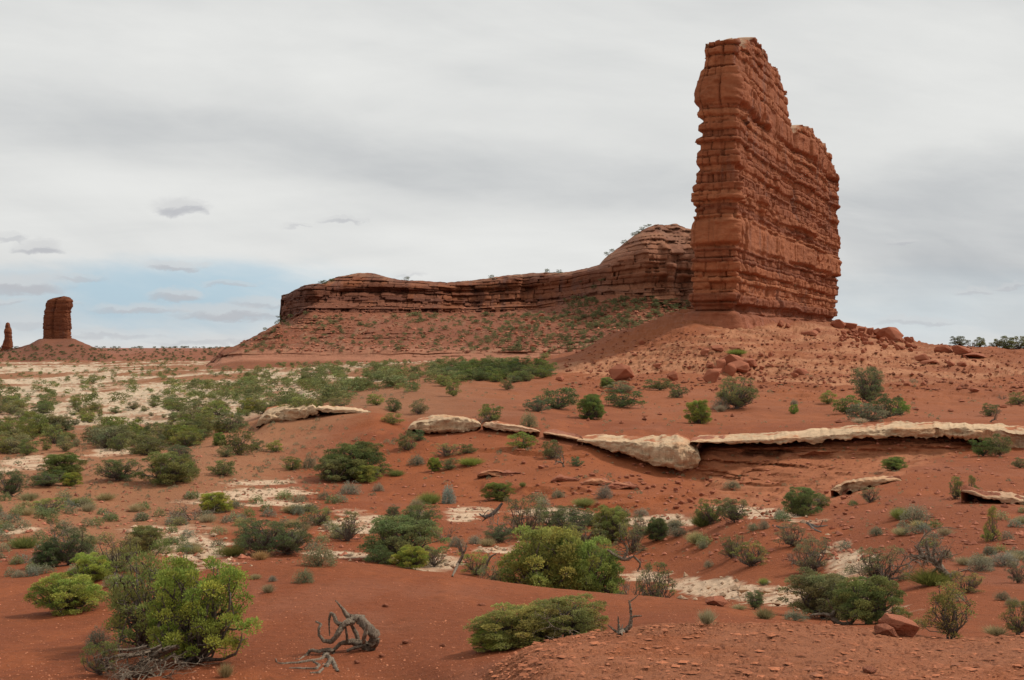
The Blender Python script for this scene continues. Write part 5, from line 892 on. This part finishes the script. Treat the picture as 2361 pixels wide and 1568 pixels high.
# ------------------------------------------------------------------ bleached wood
def wood(name, label, cat, paths, seed, Y0=None, group=None, part='branch', mat=None, base=None, tw=0):
    """paths: list of ([(px, row, nearer/farther m, radius in photo units)...]); thing > trunk/branch parts"""
    def fix(q):
        Y_ = Yq+q[2]; g_ = SG.at(q[0], q[1]); return (q[0], q[1], min(Y_, g_.y-.02)-Yq, q[3])
    rs = np.random.RandomState(seed); first = paths[0][0]; Yq = Y0 or (base or SG.at(first[0], first[1])).y; paths = [[fix(q) for q in p_] for p_ in paths]; b_ = base or SG.at(first[0], first[1]); Yb = Y0 or b_.y; root = empty(name, (b_.x, Yb, b_.z)); tag(root, label, cat, group)
    for i, pth in enumerate(paths):
        arr = np.array([[(q[0]-CX)/FP*(Yb+q[2]), Yb+q[2], (HZ-q[1])/FP*(Yb+q[2]), q[3]*Yb/FP] for q in pth]); t = np.arange(len(arr)); tt = np.linspace(0, len(arr)-1, (len(arr)-1)*7+1)
        P = pchip(tt, arr[:, :3]) if len(arr) > 2 else arr[0, :3]+(arr[-1, :3]-arr[0, :3])*tt[:, None]/max(1, len(arr)-1); rd = np.interp(tt, t, arr[:, 3])*1.15
        P = P+rs.randn(*P.shape)*rd[:, None]*.12; sides = 14; V_, Q = tube_arr(P, rd, sides); ring = len(tt)
        V3 = V_.reshape(ring, sides, 3); a_ = np.arange(sides)[None]/sides*6.283; sfr = np.arange(ring)[:, None]*.25; gr_ = 1+.16*np.sin(a_*4+sfr)+.10*np.sin(a_*7-sfr*1.3+i)
        V3 = P[:, None]+(V3-P[:, None])*gr_[..., None]; acc = Acc(); acc.add((V3-np.array([b_.x, Yb, b_.z])).reshape(-1, 3), Q, A(1, 1, 1))
        for _ in range(tw):
            j = rs.randint(ring//3, ring); d = rs.randn(3); d[2] += .2; twigs(acc, P[j]-np.array([b_.x, Yb, b_.z]), d, rd.max()*rs.uniform(3, 8), rd[j]*.4+.002, 2, rs, A(1, 1, 1), 2, .8)
        acc.build('trunk' if i == 0 else part, mat or M_dead, True, True).parent = root
    return root
wood('driftwood', 'twisted bleached dead juniper trunk curled on the foreground dome', 'dead wood', [
 [(773, 1384, 0, 1), (789, 1402, 0, 2.5), (807, 1425, 0, 6), (828, 1428, .05, 9), (848, 1447, 0, 10), (864, 1470, -.05, 10), (852, 1493, 0, 9), (835, 1486, .1, 8), (818, 1481, .1, 7), (790, 1482, 0, 4), (770, 1499, -.1, 3)],
 [(815, 1430, 0, 8), (800, 1436, -.1, 6), (787, 1449, -.15, 5.5), (775, 1467, -.2, 5), (762, 1480, -.2, 4), (748, 1478, -.2, 3.5), (736, 1462, -.2, 3), (735, 1450, -.2, 2.6), (740, 1440, -.15, 2.4), (728, 1433, -.1, 2)],
 [(787, 1440, -.1, 4), (775, 1434, 0, 4), (769, 1418, .05, 3.5), (763, 1415, .05, 3), (759, 1430, .05, 2.2), (759, 1446, .05, 1.8), (760, 1466, .05, 1)],
 [(847, 1440, -.2, 2.5), (842, 1462, -.2, 4), (838, 1482, -.1, 4)], [(797, 1447, -.1, 2), (800, 1470, -.05, 2.4), (799, 1484, 0, 2.4)],
 [(808, 1436, .1, 3), (818, 1455, .15, 4), (826, 1474, .15, 4)],
 [(770, 1503, -.2, 4), (752, 1499, -.2, 4), (735, 1502, -.2, 3.5), (718, 1499, -.2, 3), (705, 1512, -.2, 2.6), (690, 1521, -.2, 2), (682, 1519, -.2, 1)],
 [(756, 1506, -.2, 4), (740, 1520, -.25, 3.4), (715, 1524, -.25, 3), (684, 1529, -.25, 3), (655, 1531, -.25, 2.4), (640, 1528, -.25, 1.6), (636, 1519, -.25, .8)],
 [(748, 1508, -.25, 4), (762, 1522, -.3, 4), (752, 1538, -.3, 4), (745, 1531, -.3, 2)], [(766, 1518, -.3, 3), (772, 1535, -.3, 4), (779, 1549, -.3, 2.5)],
 [(720, 1524, -.3, 2.6), (735, 1536, -.35, 3), (728, 1543, -.35, 3), (700, 1542, -.35, 2.6), (668, 1541, -.35, 1.5)], [(745, 1541, -.35, 2), (735, 1552, -.35, 3), (715, 1552, -.35, 2)],
 [(800, 1500, -.1, 2.6), (825, 1492, -.1, 3), (840, 1489, -.05, 2)],
], 1, Y0=SG.at(840, 1500).y)
wood('snag', 'thin forked bleached snag rising behind the near rock slab', 'dead wood', [
 [(1430, 1464, 0, 5), (1440, 1454, 0, 5), (1454, 1439, 0, 4), (1455, 1421, 0, 3), (1453, 1400, 0, 2.6), (1450, 1384, 0, 1.4)], [(1451, 1388, 0, 1.6), (1460, 1382, 0, 1.2), (1473, 1370, 0, .6)],
 [(1455, 1425, 0, 2.2), (1464, 1421, 0, 1.8), (1480, 1420, 0, .9)], [(1430, 1462, 0, 4), (1427, 1446, 0, 3), (1425, 1421, 0, .9)], [(1428, 1462, 0, 3), (1418, 1454, 0, 2.4), (1402, 1441, 0, 1)], [(1430, 1458, 0, 2.4), (1436, 1440, 0, .8)]], 2, Y0=SG.at(1440, 1457).y)
wood('dead_tree', 'gnarled grey dead tree leaning left on the right hillside', 'dead tree', [
 [(2188, 1342, 0, 8), (2178, 1322, 0, 7), (2165, 1306, 0, 6.5), (2149, 1292, 0, 5.5), (2128, 1284, 0, 4.5), (2108, 1283, 0, 3), (2098, 1276, 0, 1.5)], [(2147, 1291, 0, 4), (2139, 1268, .1, 3), (2136, 1246, .1, 1.5)],
 [(2166, 1304, 0, 4), (2170, 1286, -.1, 3), (2180, 1268, -.1, 1.6)], [(2186, 1340, 0, 5), (2196, 1326, 0, 4), (2206, 1318, 0, 1.5)], [(2128, 1284, 0, 3), (2118, 1268, 0, 2), (2108, 1258, 0, 1)], [(2155, 1297, 0, 3), (2152, 1270, .1, 2), (2160, 1250, .1, 1)]], 3, tw=7, Y0=SG.at(2188, 1342).y)
wood('bleached_branch', 'white forked bleached branch lying against the right juniper thicket', 'dead wood', [
 [(1868, 1418, 0, 2), (1895, 1416, 0, 3), (1916, 1420, 0, 4.5), (1926, 1406, .05, 4), (1930, 1392, .05, 3.5), (1938, 1380, .05, 2.6), (1957, 1360, .05, 1)], [(1916, 1419, 0, 5), (1926, 1432, 0, 5), (1942, 1440, 0, 4.5), (1962, 1436, 0, 3.5), (1976, 1420, 0, 2)],
 [(1920, 1404, .05, 2.6), (1912, 1390, .05, 2.2), (1908, 1380, .05, 1)], [(1932, 1394, .05, 2.4), (1930, 1380, .05, 2), (1934, 1366, .05, 1)]], 4, tw=1, Y0=SG.at(1916, 1437).y-.95)
wood('snag', 'white forked snag standing in the wash left of the largest juniper', 'dead wood', [
 [(1043, 1330, 0, 1.5), (1056, 1300, 0, 3), (1066, 1280, 0, 3), (1063, 1262, 0, 2.5), (1060, 1248, 0, 1)], [(1066, 1280, 0, 2.5), (1074, 1265, 0, 1.5), (1076, 1252, 0, .8)], [(1062, 1272, 0, 2), (1054, 1256, 0, .8)], [(1120, 1310, 0, 2.2), (1130, 1285, 0, 2), (1145, 1276, 0, .8)]], 5, tw=2, Y0=34)
wood('fallen_sticks', 'dark fallen sticks on red soil behind the right slope shrubs', 'dead wood', [[(1782, 1212, 0, 2), (1805, 1218, 0, 2.4), (1822, 1216, 0, 1.4)], [(1862, 1207, 0, 3), (1885, 1216, 0, 3.4), (1908, 1212, 0, 1)], [(1866, 1209, 0, 3), (1878, 1222, 0, 3), (1894, 1228, 0, 1.4)]], 6, tw=1, mat=M_bark)
wood('fallen_branch', 'dark curved dead branch reaching out of the half dead juniper in the wash', 'dead wood', [[(1158, 1160, 0, 2), (1140, 1182, 0, 3.6), (1118, 1192, 0, 3), (1104, 1184, 0, 1)], [(1126, 1190, 0, 2), (1112, 1202, 0, .8)]], 7, tw=2, mat=M_bark, Y0=SG.at(1150, 1215).y-1)
wood('fallen_limb', 'dark bent limbs on the soil left of the multi stemmed juniper', 'dead wood', [[(1400, 1268, 0, 2), (1420, 1282, 0, 3.4), (1440, 1290, 0, 3.4), (1462, 1283, 0, 2)], [(1438, 1288, 0, 3), (1446, 1270, 0, 2), (1444, 1256, 0, .9)], [(1462, 1284, 0, 2), (1476, 1300, 0, 2), (1470, 1318, 0, 1)]], 8, tw=2, Y0=33)
pth = []; rs9 = random.Random(9)
for i in range(13):
    x0, y0 = 372+rs9.uniform(-30, 40), 1500+rs9.uniform(-12, 14); L_ = rs9.uniform(80, 170); an = R(rs9.uniform(188, 232)-180); pth.append([(x0, y0, rs9.uniform(-.3, .3), 3.2), (x0-L_*.35, y0+L_*.22*math.sin(an)+4, 0, 2.6), (x0-L_*.7*math.cos(an), y0+L_*.5*math.sin(an)+rs9.uniform(-5, 5), -.3, 1.8), (x0-L_*math.cos(an), y0+L_*.85*math.sin(an)+rs9.uniform(-8, 10), -.4, .7)])
wood('dead_branches', 'fan of long bleached branches sweeping down left from the foreground juniper', 'dead wood', pth, 10, Y0=SG.at(372, 1520).y-1.0, tw=2)
